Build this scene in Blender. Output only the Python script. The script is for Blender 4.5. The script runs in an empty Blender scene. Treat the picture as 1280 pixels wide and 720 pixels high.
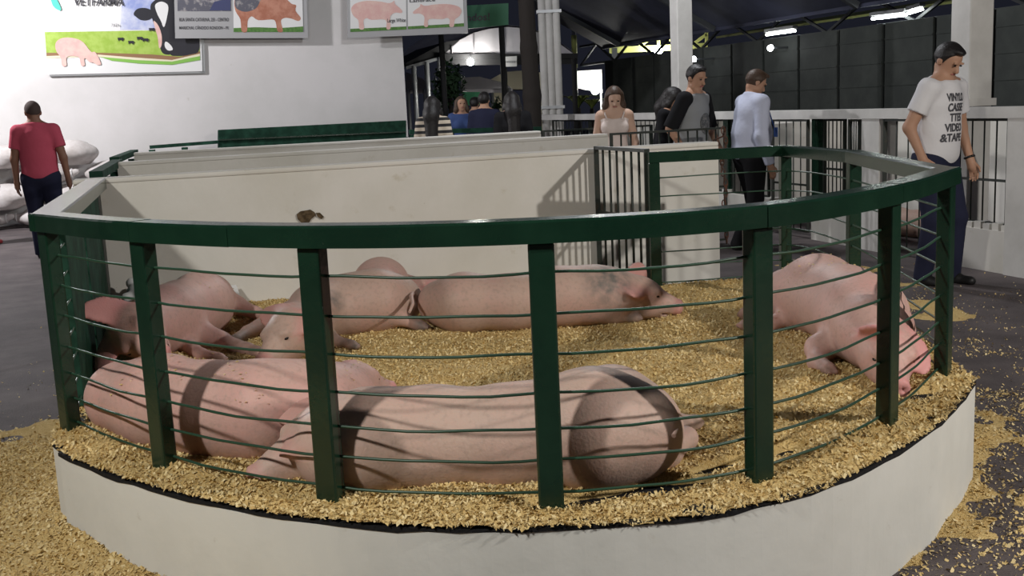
import bpy, bmesh, math, random
import numpy as np
from mathutils import Vector, Matrix
from mathutils.bvhtree import BVHTree
random.seed(7); RNG = np.random.default_rng(7)
S = bpy.context.scene
COL = S.collection

# ------------------------------------------------------------------ camera, world, lights
FPX, PITCH, ROLL, CAMZ = 1350.0, 0.16758, -0.04586, 1.467
_c, _s = math.cos(PITCH), math.sin(PITCH)
_F = np.array([0, _c, -_s]); _U0 = np.array([0, _s, _c]); _R0 = np.array([1.0, 0, 0])
_R = math.cos(ROLL)*_R0 + math.sin(ROLL)*_U0
_U = -math.sin(ROLL)*_R0 + math.cos(ROLL)*_U0
cd = bpy.data.cameras.new('camera'); cam = bpy.data.objects.new('camera', cd); COL.objects.link(cam)
cd.sensor_width = 36; cd.lens = 36*FPX/1280; cd.clip_end = 300; cd.clip_start = .05
m = Matrix(((_R[0], _U[0], -_F[0], 0), (_R[1], _U[1], -_F[1], 0), (_R[2], _U[2], -_F[2], CAMZ), (0, 0, 0, 1)))
cam.matrix_world = m
S.camera = cam
S.view_settings.view_transform = 'Standard'; S.view_settings.look = 'None'
S.view_settings.gamma = 1; S.view_settings.exposure = 0.0; S.view_settings.use_curve_mapping = False

W = bpy.data.worlds.new('night'); S.world = W; W.use_nodes = True
bg = W.node_tree.nodes['Background']; bg.inputs[0].default_value = (.20, .22, .34, 1); bg.inputs[1].default_value = .05

def lamp(name, loc, power, size=.15, color=(1, 1, 1), target=None, cone=None):
    ld = bpy.data.lights.new(name, 'SPOT' if cone else 'POINT'); ld.energy = power; ld.shadow_soft_size = size; ld.color = color
    o = bpy.data.objects.new(name, ld); COL.objects.link(o); o.location = loc
    if cone:
        ld.spot_size = math.radians(cone); ld.spot_blend = .6
        o.rotation_euler = (Vector(target)-Vector(loc)).to_track_quat('-Z', 'Y').to_euler()
    return o
# flood lamps of the hall, all above or beside the frame: each is known by the shadows or the wash it gives in the photograph
lamp('flood_lamp_left_offscreen', (-2.6, .3, 3.7), 600, .14, (1, .97, .90))          # post and wire shadows on the front pigs, board shadow on the partition
lamp('flood_lamp_right_offscreen', (5.2, 1.1, 3.5), 980, .08, (1, .95, .88))         # slanting gate shadow on the partition
lamp('flood_lamp_building_offscreen', (-7.9, 12.8, 4.3), 1300, .15, (1, .98, 1))     # blown-out wash on the building wall
lamp('flood_lamp_aisle_offscreen', (1.2, 11.5, 4.6), 420, .2, (.95, .97, 1))         # light on the people in the aisle and the stall beam

# ------------------------------------------------------------------ pixel helpers (1280x720 photo frame)
CAM = np.array([0, 0, CAMZ])
def ray(px, py): return _F + _R*(px-640)/FPX - _U*(py-360)/FPX
def at(px, py, z=0.0):
    r = ray(px, py); t = (z-CAMZ)/r[2]; return CAM + t*r
def atd(px, py, y):
    r = ray(px, py); return CAM + r*(y/r[1])
def onplane(px, py, P0, n):
    r = ray(px, py); t = np.dot(np.array(P0)-CAM, n)/np.dot(r, n); return CAM + t*r
V = lambda *a: np.array(a, float)
def unit(v): v = np.array(v, float); return v/np.linalg.norm(v)

# ------------------------------------------------------------------ materials
MATS = {}
def mat(name, color, rough=.7, spec=.3, metal=0, noise=None, bump=None, emit=None, sub=0, coat=0):
    """noise=(scale, colour2, lo, hi): blotches of a second colour; bump=(scale, strength)."""
    if name in MATS: return MATS[name]
    M = bpy.data.materials.new(name); M.use_nodes = True; nt = M.node_tree; N = nt.nodes; L = nt.links
    b = N['Principled BSDF']; b.inputs['Base Color'].default_value = (*color, 1); b.inputs['Roughness'].default_value = rough
    b.inputs['Specular IOR Level'].default_value = spec; b.inputs['Metallic'].default_value = metal
    b.inputs['Coat Weight'].default_value = coat
    if sub:
        b.inputs['Subsurface Weight'].default_value = sub; b.inputs['Subsurface Radius'].default_value = (1, .4, .25); b.inputs['Subsurface Scale'].default_value = .02
    tc = N.new('ShaderNodeTexCoord')
    if noise:
        layers = noise if isinstance(noise, list) else [noise]
        prev = None
        for sc, c2, lo, hi in layers:
            n = N.new('ShaderNodeTexNoise'); n.inputs['Scale'].default_value = sc; n.inputs['Detail'].default_value = 6; n.inputs['Roughness'].default_value = .62
            L.new(tc.outputs['Object'], n.inputs['Vector'])
            mr = N.new('ShaderNodeMapRange'); mr.inputs[1].default_value = lo; mr.inputs[2].default_value = hi
            L.new(n.outputs['Fac'], mr.inputs[0])
            mx = N.new('ShaderNodeMix'); mx.data_type = 'RGBA'; L.new(mr.outputs[0], mx.inputs[0])
            if prev: L.new(prev, mx.inputs[6])
            else: mx.inputs[6].default_value = (*color, 1)
            mx.inputs[7].default_value = (*c2, 1); prev = mx.outputs[2]
        L.new(prev, b.inputs['Base Color'])
    if bump:
        n = N.new('ShaderNodeTexNoise'); n.inputs['Scale'].default_value = bump[0]; n.inputs['Detail'].default_value = 5
        L.new(tc.outputs['Object'], n.inputs['Vector'])
        bp = N.new('ShaderNodeBump'); bp.inputs['Strength'].default_value = bump[1]; bp.inputs['Distance'].default_value = .01
        L.new(n.outputs['Fac'], bp.inputs['Height']); L.new(bp.outputs[0], b.inputs['Normal'])
    if emit:
        b.inputs['Emission Color'].default_value = (*emit[0], 1); b.inputs['Emission Strength'].default_value = emit[1]
    MATS[name] = M; return M

mat('green_paint', (.005, .023, .013), .22, .55, noise=[(6, (.008, .032, .018), .4, .7), (60, (.06, .08, .06), .71, .80)], bump=(40, .08))
mat('green_dark', (.008, .030, .019), .75, .12, noise=(8, (.02, .07, .045), .4, .7))
mat('wire_green', (.02, .06, .035), .4, .5)
mat('bar_dark', (.018, .024, .02), .5, .4, noise=(30, (.05, .035, .02), .55, .75))
mat('white_curb', (.68, .68, .65), .75, .25, noise=[(1.6, (.58, .58, .55), .45, .75), (14, (.5, .47, .42), .66, .8)], bump=(25, .12))
mat('white_wall', (.66, .64, .60), .8, .2, noise=[(1.1, (.55, .53, .47), .42, .75), (7, (.47, .43, .34), .62, .82), (40, (.36, .32, .25), .72, .8)], bump=(18, .15))
mat('white_building', (.72, .70, .70), .85, .15, noise=[(.7, (.62, .61, .60), .4, .7), (9, (.5, .47, .42), .68, .85)], bump=(12, .12))
mat('white_column', (.58, .57, .55), .75, .2, noise=[(2, (.45, .44, .42), .4, .7)], bump=(20, .1))
mat('stain', (.12, .085, .05), .9, .1, noise=(40, (.05, .035, .02), .4, .6))
mat('tar', (.012, .012, .014), .8, .2, bump=(60, .5))
mat('chips', (.60, .43, .18), .9, .1, noise=[(7, (.54, .34, .11), .45, .75), (160, (.76, .58, .28), .45, .65)], bump=(220, .9))
mat('asphalt', (.070, .058, .060), .8, .3, noise=[(2.5, (.12, .10, .10), .4, .7), (90, (.15, .125, .12), .55, .75)], bump=(120, .5))
mat('eye', (.012, .008, .008), .2, .5)
mat('hoof', (.16, .10, .07), .7, .3)
mat('metal_grey', (.35, .36, .37), .45, .5, metal=.5)
mat('truss_paint', (.45, .48, .16), .6, .3)
mat('truss_dark', (.05, .055, .06), .6, .3)
mat('lamp_glow', (1, 1, 1), .5, emit=((.95, .97, 1), 40))
mat('bulb_glow', (1, 1, 1), .5, emit=((1, .98, .90), 220))
mat('tube_glow', (1, 1, 1), .5, emit=((.95, 1, .95), 30))
mat('panel_dark', (.030, .034, .032), .7, .2, noise=(3, (.045, .05, .046), .4, .7))
mat('frame_dark', (.008, .009, .009), .7, .2)
mat('roof_dark', (.035, .038, .06), .7, .2, noise=(1.5, (.05, .055, .09), .4, .7))
mat('tent_white', (.62, .60, .64), .7, .2, noise=(1.2, (.5, .48, .52), .4, .7))
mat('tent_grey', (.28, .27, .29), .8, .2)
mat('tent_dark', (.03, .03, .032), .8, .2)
mat('trunk', (.030, .026, .024), .9, .1, bump=(20, .5))
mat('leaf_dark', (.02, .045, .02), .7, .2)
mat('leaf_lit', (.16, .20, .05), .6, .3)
mat('rust', (.05, .03, .022), .7, .3, noise=(30, (.14, .05, .03), .45, .65))
mat('sack', (.60, .57, .56), .75, .25, noise=(5, (.44, .40, .38), .4, .7), bump=(14, .5))
mat('paper', (.74, .74, .74), .7, .2)

def pig_mat(name, base, pink, dirtc):
    M = bpy.data.materials.new(name); M.use_nodes = True; nt = M.node_tree; N = nt.nodes; L = nt.links
    b = N['Principled BSDF']; b.inputs['Roughness'].default_value = .55; b.inputs['Specular IOR Level'].default_value = .3
    b.inputs['Subsurface Weight'].default_value = .12; b.inputs['Subsurface Radius'].default_value = (1, .35, .2); b.inputs['Subsurface Scale'].default_value = .012
    tc = N.new('ShaderNodeTexCoord')
    def noise(sc, lo, hi, det=5):
        n = N.new('ShaderNodeTexNoise'); n.inputs['Scale'].default_value = sc; n.inputs['Detail'].default_value = det
        L.new(tc.outputs['Object'], n.inputs['Vector'])
        mr = N.new('ShaderNodeMapRange'); mr.inputs[1].default_value = lo; mr.inputs[2].default_value = hi; L.new(n.outputs['Fac'], mr.inputs[0])
        return mr.outputs[0], n
    def mix(f, a, c):
        mx = N.new('ShaderNodeMix'); mx.data_type = 'RGBA'
        if hasattr(f, 'links') or True: L.new(f, mx.inputs[0])
        if isinstance(a, tuple): mx.inputs[6].default_value = (*a, 1)
        else: L.new(a, mx.inputs[6])
        if isinstance(c, tuple): mx.inputs[7].default_value = (*c, 1)
        else: L.new(c, mx.inputs[7])
        return mx.outputs[2]
    f1, _ = noise(5, .38, .68)
    c = mix(f1, base, tuple(x*.7+y*.3 for x, y in zip(base, pink)))
    f2, _ = noise(60, .5, .72)
    c = mix(f2, c, tuple(x*.86 for x in base))
    at_ = N.new('ShaderNodeAttribute'); at_.attribute_name = 'tint'
    sp = N.new('ShaderNodeSeparateColor'); L.new(at_.outputs['Color'], sp.inputs[0])
    c = mix(sp.outputs[0], c, pink)
    fd, _ = noise(22, .25, .62)
    mu = N.new('ShaderNodeMath'); mu.operation = 'MULTIPLY'; L.new(fd, mu.inputs[0]); L.new(sp.outputs[1], mu.inputs[1])
    c = mix(mu.outputs[0], c, dirtc)
    L.new(c, b.inputs['Base Color'])
    n = N.new('ShaderNodeTexNoise'); n.inputs['Scale'].default_value = 120; n.inputs['Detail'].default_value = 4; L.new(tc.outputs['Object'], n.inputs['Vector'])
    bp = N.new('ShaderNodeBump'); bp.inputs['Strength'].default_value = .22; bp.inputs['Distance'].default_value = .006
    L.new(n.outputs['Fac'], bp.inputs['Height']); L.new(bp.outputs[0], b.inputs['Normal'])
    MATS[name] = M; return M
pig_mat('pig_pale', (.53, .385, .32), (.57, .32, .28), (.20, .15, .11))
pig_mat('pig_pink', (.56, .365, .315), (.63, .28, .27), (.20, .13, .10))
pig_mat('pig_tan', (.45, .32, .262), (.54, .265, .235), (.15, .135, .12))

# ------------------------------------------------------------------ object helpers
def link(name, me, material=None, parent=None, loc=None):
    o = bpy.data.objects.new(name, me); COL.objects.link(o)
    if material is not None and me is not None: me.materials.append(MATS[material] if isinstance(material, str) else material)
    if parent is not None: o.parent = parent
    if loc is not None: o.location = loc
    return o
def tag(o, label=None, cat=None, group=None, kind=None):
    if label: o['label'] = label
    if cat: o['category'] = cat
    if group: o['group'] = group
    if kind: o['kind'] = kind
    return o
def thing(name, label, cat, loc=(0, 0, 0), rz=0, group=None):
    o = bpy.data.objects.new(name, None); COL.objects.link(o); o.location = loc; o.rotation_euler = (0, 0, rz); o.empty_display_size = .1
    return tag(o, label, cat, group)
def mesh_from(name, verts, faces, smooth=False):
    me = bpy.data.meshes.new(name); me.from_pydata([tuple(map(float, v)) for v in verts], [], faces); me.update()
    if smooth: me.polygons.foreach_set('use_smooth', [True]*len(me.polygons))
    return me
class MB:
    def __init__(s): s.v = []; s.f = []; s.sm = []
    def add(s, v, f, sm=False):
        n = len(s.v); s.v += [tuple(map(float, p)) for p in v]; s.f += [tuple(i+n for i in q) for q in f]; s.sm += [sm]*len(f); return s
    def prism(s, corners, ext):
        """polygon corners (3D) extruded by the vector ext"""
        n = len(corners); c = [np.array(p, float) for p in corners]; e = np.array(ext, float)
        return s.add(c+[p+e for p in c], [tuple(range(n))[::-1], tuple(range(n, 2*n))]+[(i, (i+1) % n, n+(i+1) % n, n+i) for i in range(n)])
    def box(s, c, d, ax=None):
        c = np.array(c, float); ax = np.eye(3) if ax is None else np.array(ax)
        v = [c+ax[0]*d[0]/2*i+ax[1]*d[1]/2*j+ax[2]*d[2]/2*k for k in (-1, 1) for j in (-1, 1) for i in (-1, 1)]
        return s.add(v, [(0, 2, 3, 1), (4, 5, 7, 6), (0, 1, 5, 4), (2, 6, 7, 3), (0, 4, 6, 2), (1, 3, 7, 5)])
    def beam(s, a, b, w, h, up=(0, 0, 1)):
        a = np.array(a, float); b = np.array(b, float); d = unit(b-a); side = np.cross(d, up)
        if np.linalg.norm(side) < 1e-4: side = np.cross(d, (1, 0, 0))
        side = unit(side); u = np.cross(side, d)
        return s.box((a+b)/2, (w, np.linalg.norm(b-a), h), [side, d, u])
    def tube(s, pts, r, n=6, closed_ends=True):
        pts = [np.array(p, float) for p in pts]; V_ = []; F_ = []; up = None
        rs = r if hasattr(r, '__len__') else [r]*len(pts)
        for i, p in enumerate(pts):
            t = unit(pts[min(i+1, len(pts)-1)]-pts[max(i-1, 0)])
            if up is None:
                up = np.cross(t, (0, 0, 1)); up = np.cross(t, (1, 0, 0)) if np.linalg.norm(up) < 1e-3 else up
            up = unit(up-t*np.dot(up, t)); w = np.cross(t, up)
            V_ += [p+rs[i]*(up*math.cos(2*math.pi*k/n)+w*math.sin(2*math.pi*k/n)) for k in range(n)]
        for i in range(len(pts)-1):
            for k in range(n): F_.append((i*n+k, i*n+(k+1) % n, (i+1)*n+(k+1) % n, (i+1)*n+k))
        s.add(V_, F_, n > 5)
        if closed_ends:
            L_ = len(s.v)-len(V_); s.f += [tuple(L_+k for k in range(n))[::-1], tuple(L_+(len(pts)-1)*n+k for k in range(n))]; s.sm += [False]*2
        return s
    def build(s, name, material, parent=None, origin=(0, 0, 0), bevel=0):
        o_ = np.array(origin, float)
        me = bpy.data.meshes.new(name); me.from_pydata([tuple(np.array(v)-o_) for v in s.v], [], s.f); me.update()
        bm = bmesh.new(); bm.from_mesh(me); bmesh.ops.recalc_face_normals(bm, faces=bm.faces); bm.to_mesh(me); bm.free()
        me.polygons.foreach_set('use_smooth', s.sm)
        o = link(name, me, material, parent)
        if parent is None: o.location = origin
        if bevel:
            md = o.modifiers.new('bevel', 'BEVEL'); md.width = bevel; md.segments = 2; md.limit_method = 'ANGLE'
        return o
def sub(o): return np.array(o.location)

# smooth numpy value noise on (x,y)
_perm = RNG.random((256, 256))
def vnoise(x, y):
    xi = np.floor(x).astype(int); yi = np.floor(y).astype(int); fx = x-xi; fy = y-yi
    fx = fx*fx*(3-2*fx); fy = fy*fy*(3-2*fy)
    g = lambda a, b: _perm[a % 256, b % 256]
    return (g(xi, yi)*(1-fx)+g(xi+1, yi)*fx)*(1-fy)+(g(xi, yi+1)*(1-fx)+g(xi+1, yi+1)*fx)*fy
def fbm(x, y, o=3):
    return sum(vnoise(x*2**i+17*i, y*2**i+31*i)*.5**i for i in range(o))/sum(.5**i for i in range(o))

# ------------------------------------------------------------------ implicit-surface bodies (smooth unions, surface nets)
class Body:
    def __init__(s): s.p = []
    def cone(s, a, b, ra, rb, k=.03, tag=None, clip=(), neg=False):
        s.p.append(('c', np.array(a, float), np.array(b, float), ra, rb, k, tag, clip, neg)); return s
    def ell(s, c, r, ax=None, k=.03, tag=None, clip=(), neg=False):
        s.p.append(('e', np.array(c, float), np.array(r, float), np.eye(3) if ax is None else np.array(ax, float), None, k, tag, clip, neg)); return s
    def chain(s, pts, rad, k=.03, tag=None, clip=()):
        for i in range(len(pts)-1): s.cone(pts[i], pts[i+1], rad[i], rad[i+1], k, tag, clip)
        return s
    @staticmethod
    def dist(p, X):
        if p[0] == 'c':
            a, b, ra, rb = p[1:5]; ab = b-a; L2 = max(ab@ab, 1e-12)
            t = np.clip(((X-a)@ab)/L2, 0, 1); d = np.linalg.norm(X-a-t[..., None]*ab, axis=-1)-(ra+(rb-ra)*t)
        else:
            q = (X-p[1])@p[3].T; r = p[2]
            k0 = np.linalg.norm(q/r, axis=-1); k1 = np.linalg.norm(q/(r*r), axis=-1); d = k0*(k0-1)/np.maximum(k1, 1e-9)
        for P, n in p[7]: d = np.maximum(d, (X-np.array(P))@np.array(n))
        return d
    def bounds(s, p):
        if p[0] == 'c':
            r = max(p[3], p[4]); return np.minimum(p[1], p[2])-r, np.maximum(p[1], p[2])+r
        e = np.abs(p[3].T)@p[2]; return p[1]-e, p[1]+e
    def mesh(s, h, floor=None):
        bs = [s.bounds(p) for p in s.p if not p[8]]
        lo = np.min([b[0] for b in bs], 0)-3*h; hi = np.max([b[1] for b in bs], 0)+3*h
        n = np.ceil((hi-lo)/h).astype(int)+1
        D = np.full(n, .5, np.float32)
        for p in s.p:
            b0, b1 = s.bounds(p); mg = p[5]+3*h
            i0 = np.maximum(((b0-mg-lo)/h).astype(int), 0); i1 = np.minimum(((b1+mg-lo)/h).astype(int)+2, n)
            g = np.stack(np.meshgrid(*[lo[k]+h*np.arange(i0[k], i1[k]) for k in range(3)], indexing='ij'), -1)
            d = s.dist(p, g); sl = tuple(slice(i0[k], i1[k]) for k in range(3)); A = D[sl]
            k = max(p[5], 1e-5)
            if p[8]: d = -d; w = np.maximum(k-np.abs(A-d), 0)/k; D[sl] = np.maximum(A, d)+w*w*k/4
            else: w = np.maximum(k-np.abs(A-d), 0)/k; D[sl] = np.minimum(A, d)-w*w*k/4
        if floor is not None:
            zz = lo[2]+h*np.arange(n[2]); D = np.maximum(D, (floor-zz)[None, None, :])
        # surface nets
        neg = D < 0
        cnt = sum(neg[i:n[0]-1+i, j:n[1]-1+j, k:n[2]-1+k].astype(np.int8) for i in (0, 1) for j in (0, 1) for k in (0, 1))
        act = (cnt > 0) & (cnt < 8); idx = np.argwhere(act)
        ids = np.full(act.shape, -1, np.int64); ids[act] = np.arange(len(idx))
        acc = np.zeros((len(idx), 3)); c = np.zeros(len(idx))
        cs = [(i, j, k) for i in (0, 1) for j in (0, 1) for k in (0, 1)]
        for a in cs:
            for ax in range(3):
                if a[ax]: continue
                b = list(a); b[ax] = 1
                da = D[tuple((idx+a).T)]; db = D[tuple((idx+b).T)]; mk = (da < 0) != (db < 0)
                t = np.where(mk, da/np.where(mk, da-db, 1), 0)
                pt = np.array(a, float)[None]+np.zeros((len(idx), 3)); pt[:, ax] += t
                acc += pt*mk[:, None]; c += mk
        v = lo+h*(idx+acc/c[:, None])
        F_ = []
        for ax in range(3):
            u, w = (ax+1) % 3, (ax+2) % 3
            sl0 = [slice(None)]*3; sl1 = [slice(None)]*3; sl0[ax] = slice(0, -1); sl1[ax] = slice(1, None)
            a, b = neg[tuple(sl0)], neg[tuple(sl1)]
            e = np.argwhere(a != b); e = e[(e[:, u] > 0) & (e[:, w] > 0) & (e[:, u] < n[u]-1) & (e[:, w] < n[w]-1)]
            s0 = a[tuple(e.T)]
            q = []
            for du, dw in ((-1, -1), (0, -1), (0, 0), (-1, 0)):
                ee = e.copy(); ee[:, u] += du; ee[:, w] += dw; q.append(ids[tuple(ee.T)])
            q = np.stack(q, 1); q[~s0] = q[~s0][:, ::-1]; F_.append(q)
        F_ = np.concatenate(F_); F_ = F_[(F_ >= 0).all(1)]
        return v, F_
    def obj(s, name, material, parent=None, origin=(0, 0, 0), h=.01, floor=None, tint=None):
        v, f = s.mesh(h, floor); o_ = np.array(origin, float)
        me = bpy.data.meshes.new(name); me.vertices.add(len(v)); me.vertices.foreach_set('co', (v-o_).astype(np.float32).ravel())
        me.loops.add(f.size); me.loops.foreach_set('vertex_index', f.astype(np.int32).ravel())
        me.polygons.add(len(f)); me.polygons.foreach_set('loop_start', np.arange(0, f.size, 4, dtype=np.int32))
        me.update(calc_edges=True); me.validate()
        me.polygons.foreach_set('use_smooth', np.ones(len(me.polygons), bool))
        if tint is not None:
            a = me.color_attributes.new('tint', 'FLOAT_COLOR', 'POINT'); a.data.foreach_set('color', tint(v).astype(np.float32).ravel())
        o = link(name, me, material, parent)
        if parent is None: o.location = origin
        return o
    def near(s, tg, X, d0, d1):
        """1 inside prims carrying the tag, fading to 0 at d1"""
        r = np.zeros(len(X))
        for p in s.p:
            if p[6] == tg:
                r = np.maximum(r, np.clip((d1-s.dist(p, X))/(d1-d0), 0, 1))
        return r

# ================================================================== LAYOUT
K = .95
ZS = CAMZ-1.123*K; ZT = ZS-.014; ZR = ZS+.755*K          # shavings level, curb top, underside of the top rail
POST = {k: V(*p)*K for k, p in dict(P1=(-1.66, 3.88), P2=(-1.165, 3.41), P3=(-.56, 3.035), P4=(.083, 2.905), P5=(.70, 3.03), P6=(1.24, 3.50), P7=(1.66, 4.08),
        B3=(1.78, 5.55), B2=(1.65, 6.42), B1=(.86, 6.35)).items()}
GY = math.radians(17.3)
E1 = V(math.cos(GY), math.sin(GY), 0); E2 = V(-math.sin(GY), math.cos(GY), 0)
LC = V(-2.36, 6.24)*K                      # where the left rail meets the partition
def spline(pts, n=8):
    P = [2*pts[0]-pts[1]]+list(pts)+[2*pts[-1]-pts[-2]]; out = []
    for i in range(1, len(P)-2):
        for t in np.linspace(0, 1, n, endpoint=False):
            a, b, c, d = P[i-1:i+3]
            out.append(.5*((2*b)+(c-a)*t+(2*a-5*b+4*c-d)*t*t+(3*b-a-3*c+d)*t**3))
    return out+[pts[-1]]
ARC = spline([POST['P%d' % i] for i in range(1, 8)], 8)
SIDE = [POST['P7'], POST['B3'], POST['B2'], POST['B1']]
PERIM = ARC + spline(SIDE, 5)[1:]        # open polyline, front-left corner round to the gate post
PERIM = np.array(PERIM)
def offset(poly, d):
    p = np.array(poly); t = np.gradient(p, axis=0); t /= np.linalg.norm(t, axis=1)[:, None]
    return p+np.stack([t[:, 1], -t[:, 0]], 1)*d
def inside(poly, x, y):
    r = np.zeros(x.shape, bool); n = len(poly)
    for i in range(n):
        x0, y0 = poly[i]; x1, y1 = poly[(i+1) % n]
        c = ((y0 > y) != (y1 > y)) & (x < (x1-x0)*(y-y0)/((y1-y0) if abs(y1-y0) > 1e-9 else 1e-9)+x0); r ^= c
    return r
def edge_dist(poly, x, y):
    d = np.full(x.shape, 9.); 
    for i in range(len(poly)-1):
        a = poly[i]; b = poly[i+1]; ab = b-a; t = np.clip(((x-a[0])*ab[0]+(y-a[1])*ab[1])/(ab@ab), 0, 1)
        d = np.minimum(d, np.hypot(x-a[0]-t*ab[0], y-a[1]-t*ab[1]))
    return d
BOT = 6.95                                # gate end on the partition
G0 = V(.585, 7.13)*K

# ------------------------------------------------------------------ ground
def grid_mesh(name, x0, x1, y0, y1, st, zf, keep=None):
    xs = np.arange(x0, x1+st, st); ys = np.arange(y0, y1+st, st); X, Y = np.meshgrid(xs, ys, indexing='ij'); Z = zf(X, Y)
    nx, ny = X.shape; v = np.stack([X, Y, Z], -1).reshape(-1, 3)
    I = (np.arange(nx-1)[:, None]*ny+np.arange(ny-1)[None]).ravel(); f = np.stack([I, I+ny, I+ny+1, I+1], 1)
    if keep is not None:
        k = keep(X, Y).ravel(); f = f[k[f].all(1)]
        used = np.unique(f); rm = np.full(len(v), -1); rm[used] = np.arange(len(used)); v = v[used]; f = rm[f]
    me = bpy.data.meshes.new(name); me.from_pydata(v.tolist(), [], f.tolist()); me.polygons.foreach_set('use_smooth', [True]*len(f)); me.update()
    return me
def chips_mesh(name, pos, smin, smax, nrm_jit=.7):
    n = len(pos); a = RNG.random(n)*6.283; l = smin+(smax-smin)*RNG.random(n)**2; w = l*(.35+.4*RNG.random(n))
    tx = (RNG.random(n)-.5)*2*nrm_jit; ty = (RNG.random(n)-.5)*2*nrm_jit
    u = np.stack([np.cos(a), np.sin(a), tx], 1); w_ = np.stack([-np.sin(a), np.cos(a), ty], 1)
    lift = np.stack([0*a, 0*a, .25*l*(RNG.random(n)-.2)], 1)
    q = np.stack([pos-u*l[:, None]/2-w_*w[:, None]/2, pos+u*l[:, None]/2-w_*w[:, None]/2, pos+u*l[:, None]/2+w_*w[:, None]/2+lift, pos-u*l[:, None]/2+w_*w[:, None]/2+lift], 1).reshape(-1, 3)
    me = bpy.data.meshes.new(name); me.vertices.add(4*n); me.vertices.foreach_set('co', q.astype(np.float32).ravel())
    me.loops.add(4*n); me.loops.foreach_set('vertex_index', np.arange(4*n, dtype=np.int32)); me.polygons.add(n); me.polygons.foreach_set('loop_start', np.arange(0, 4*n, 4, dtype=np.int32))
    me.update(calc_edges=True); return me
def chip_mat(name, c1, c2, c3):
    M = bpy.data.materials.new(name); M.use_nodes = True; N = M.node_tree.nodes; L = M.node_tree.links; b = N['Principled BSDF']; b.inputs['Roughness'].default_value = .85
    g = N.new('ShaderNodeNewGeometry'); r = N.new('ShaderNodeValToRGB'); r.color_ramp.elements[0].color = (*c1, 1); r.color_ramp.elements[1].color = (*c3, 1)
    e = r.color_ramp.elements.new(.5); e.color = (*c2, 1); L.new(g.outputs['Random Per Island'], r.inputs[0]); L.new(r.outputs[0], b.inputs['Base Color']); MATS[name] = M
chip_mat('chip_flakes', (.50, .34, .13), (.64, .48, .21), (.76, .63, .36))

tag(link('floor', mesh_from('floor', [(-40, -6, 0), (40, -6, 0), (40, 60, 0), (-40, 60, 0)], [(0, 1, 2, 3)]), 'asphalt'), kind='structure')

OUT = offset(PERIM, .115)
OUT[0] = at(66, 556, ZT)[:2]; OUT[1] = OUT[1]*.5+at(95, 569, ZT)[:2]*.5
RING = [V(*p) for p in OUT]
LEFT_OUT = LC[:2]+(-E1[:2])*.06
ringpoly = RING+[G0[:2]+E1[:2]*.05, LC[:2]-E1[:2]*.1, RING[0]-E1[:2]*0]
# ground heaps: thick shavings against the curb, thinning to scattered patches
RO = np.array([LEFT_OUT]+RING)
def heap_z(X, Y):
    d = edge_dist(RO, X, Y)
    nz = fbm(X*2.5+3, Y*2.5+5, 4); fine = fbm(X*9, Y*9, 3)
    left = np.clip((-.45-X)/.8, 0, 1)*np.clip((5.6-Y)/1.9, 0, 1)
    right = np.clip((X-.75)/.7, 0, 1)*np.clip((6.2-Y)/2.2, 0, 1)
    z = left*(.11*np.exp(-d/.30)+.048)+right*(.030*np.exp(-d/.22)+.013)-.015
    far = np.clip((Y-4.4)/2, 0, 1); aisle = np.exp(-((X-2.75)/.45)**2)*np.clip((Y-6.2)/.6, 0, 1)
    z = z+aisle*.022+(nz-.52)*(.10)*(.35+.65*np.clip(left+right+aisle, 0, 1))+(fine-.5)*.030-far*.012
    return np.minimum(z, .14)
hm = grid_mesh('ground_shavings', -3.6, 4.0, 1.3, 9.2, .022, heap_z, lambda X, Y: (heap_z(X, Y) > -.012) & ~(inside(np.array(ringpoly), X, Y) & (edge_dist(RO, X, Y) > .09)))
tag(link('ground_shavings', hm, 'chips'), 'yellow wood shavings spilled over the dark floor around the white curb', 'wood shavings', kind='stuff')
n = 130000
gx = RNG.uniform(-3.6, 4.2, n); gy = 1.4+7.6*RNG.random(n)**1.8
gx = np.concatenate([gx, RNG.uniform(-3.2, -.5, 110000), RNG.uniform(1.0, 3.3, 70000)]); gy = np.concatenate([gy, RNG.uniform(1.7, 5.0, 110000), RNG.uniform(2.1, 6.4, 70000)]); n = len(gx)
gz = heap_z(gx, gy); dens = np.clip((gz+.030)/.045, .012, 1)**1.3
bh = ((gx-LC[0])*E2[0]+(gy-LC[1])*E2[1] > -.03) & ((gx-LC[0])*E1[0]+(gy-LC[1])*E1[1] > -.2) & ((gx-LC[0])*E1[0]+(gy-LC[1])*E1[1] < 3.95)
k = (RNG.random(n) < dens) & ~inside(np.array(ringpoly), gx, gy) & ~bh
tag(link('loose_shavings', chips_mesh('loose_shavings', np.stack([gx, gy, np.maximum(gz, 0)+.003], 1)[k], .004, .015, .9), 'chip_flakes'),
    'loose pale wood flakes scattered on the floor outside the pen', 'wood flakes', kind='stuff')

# ------------------------------------------------------------------ pen platform: curved white curb, tar lip, deck
plat = thing('pen_platform', 'low round-fronted white plastered platform with black edge under the pigs', 'platform', (0, 4.7, 0))
O = sub(plat)
n_ = len(RING)
ring3 = [V(p[0], p[1], 0) for p in ([LEFT_OUT]+RING)]
inner = offset(np.array([LEFT_OUT]+RING), -.16)
mb = MB()
m_ = len(ring3)
v = [p for p in ring3]+[p+V(0, 0, ZT-.008) for p in ring3]+[V(q[0], q[1], ZT-.008) for q in inner]+[V(q[0], q[1], 0) for q in inner]
f = []
for i in range(m_-1):
    for a in range(4): f.append((a*m_+i, a*m_+i+1, ((a+1) % 4)*m_+i+1, ((a+1) % 4)*m_+i))
f += [(0, m_, 2*m_, 3*m_), (m_-1, 2*m_-1, 3*m_-1, 4*m_-1)]
mb.add(v, f); curb = mb.build('curb_wall', 'white_curb', plat, O)
mb = MB()                                   # ragged tar lip on top of the curb
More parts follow.
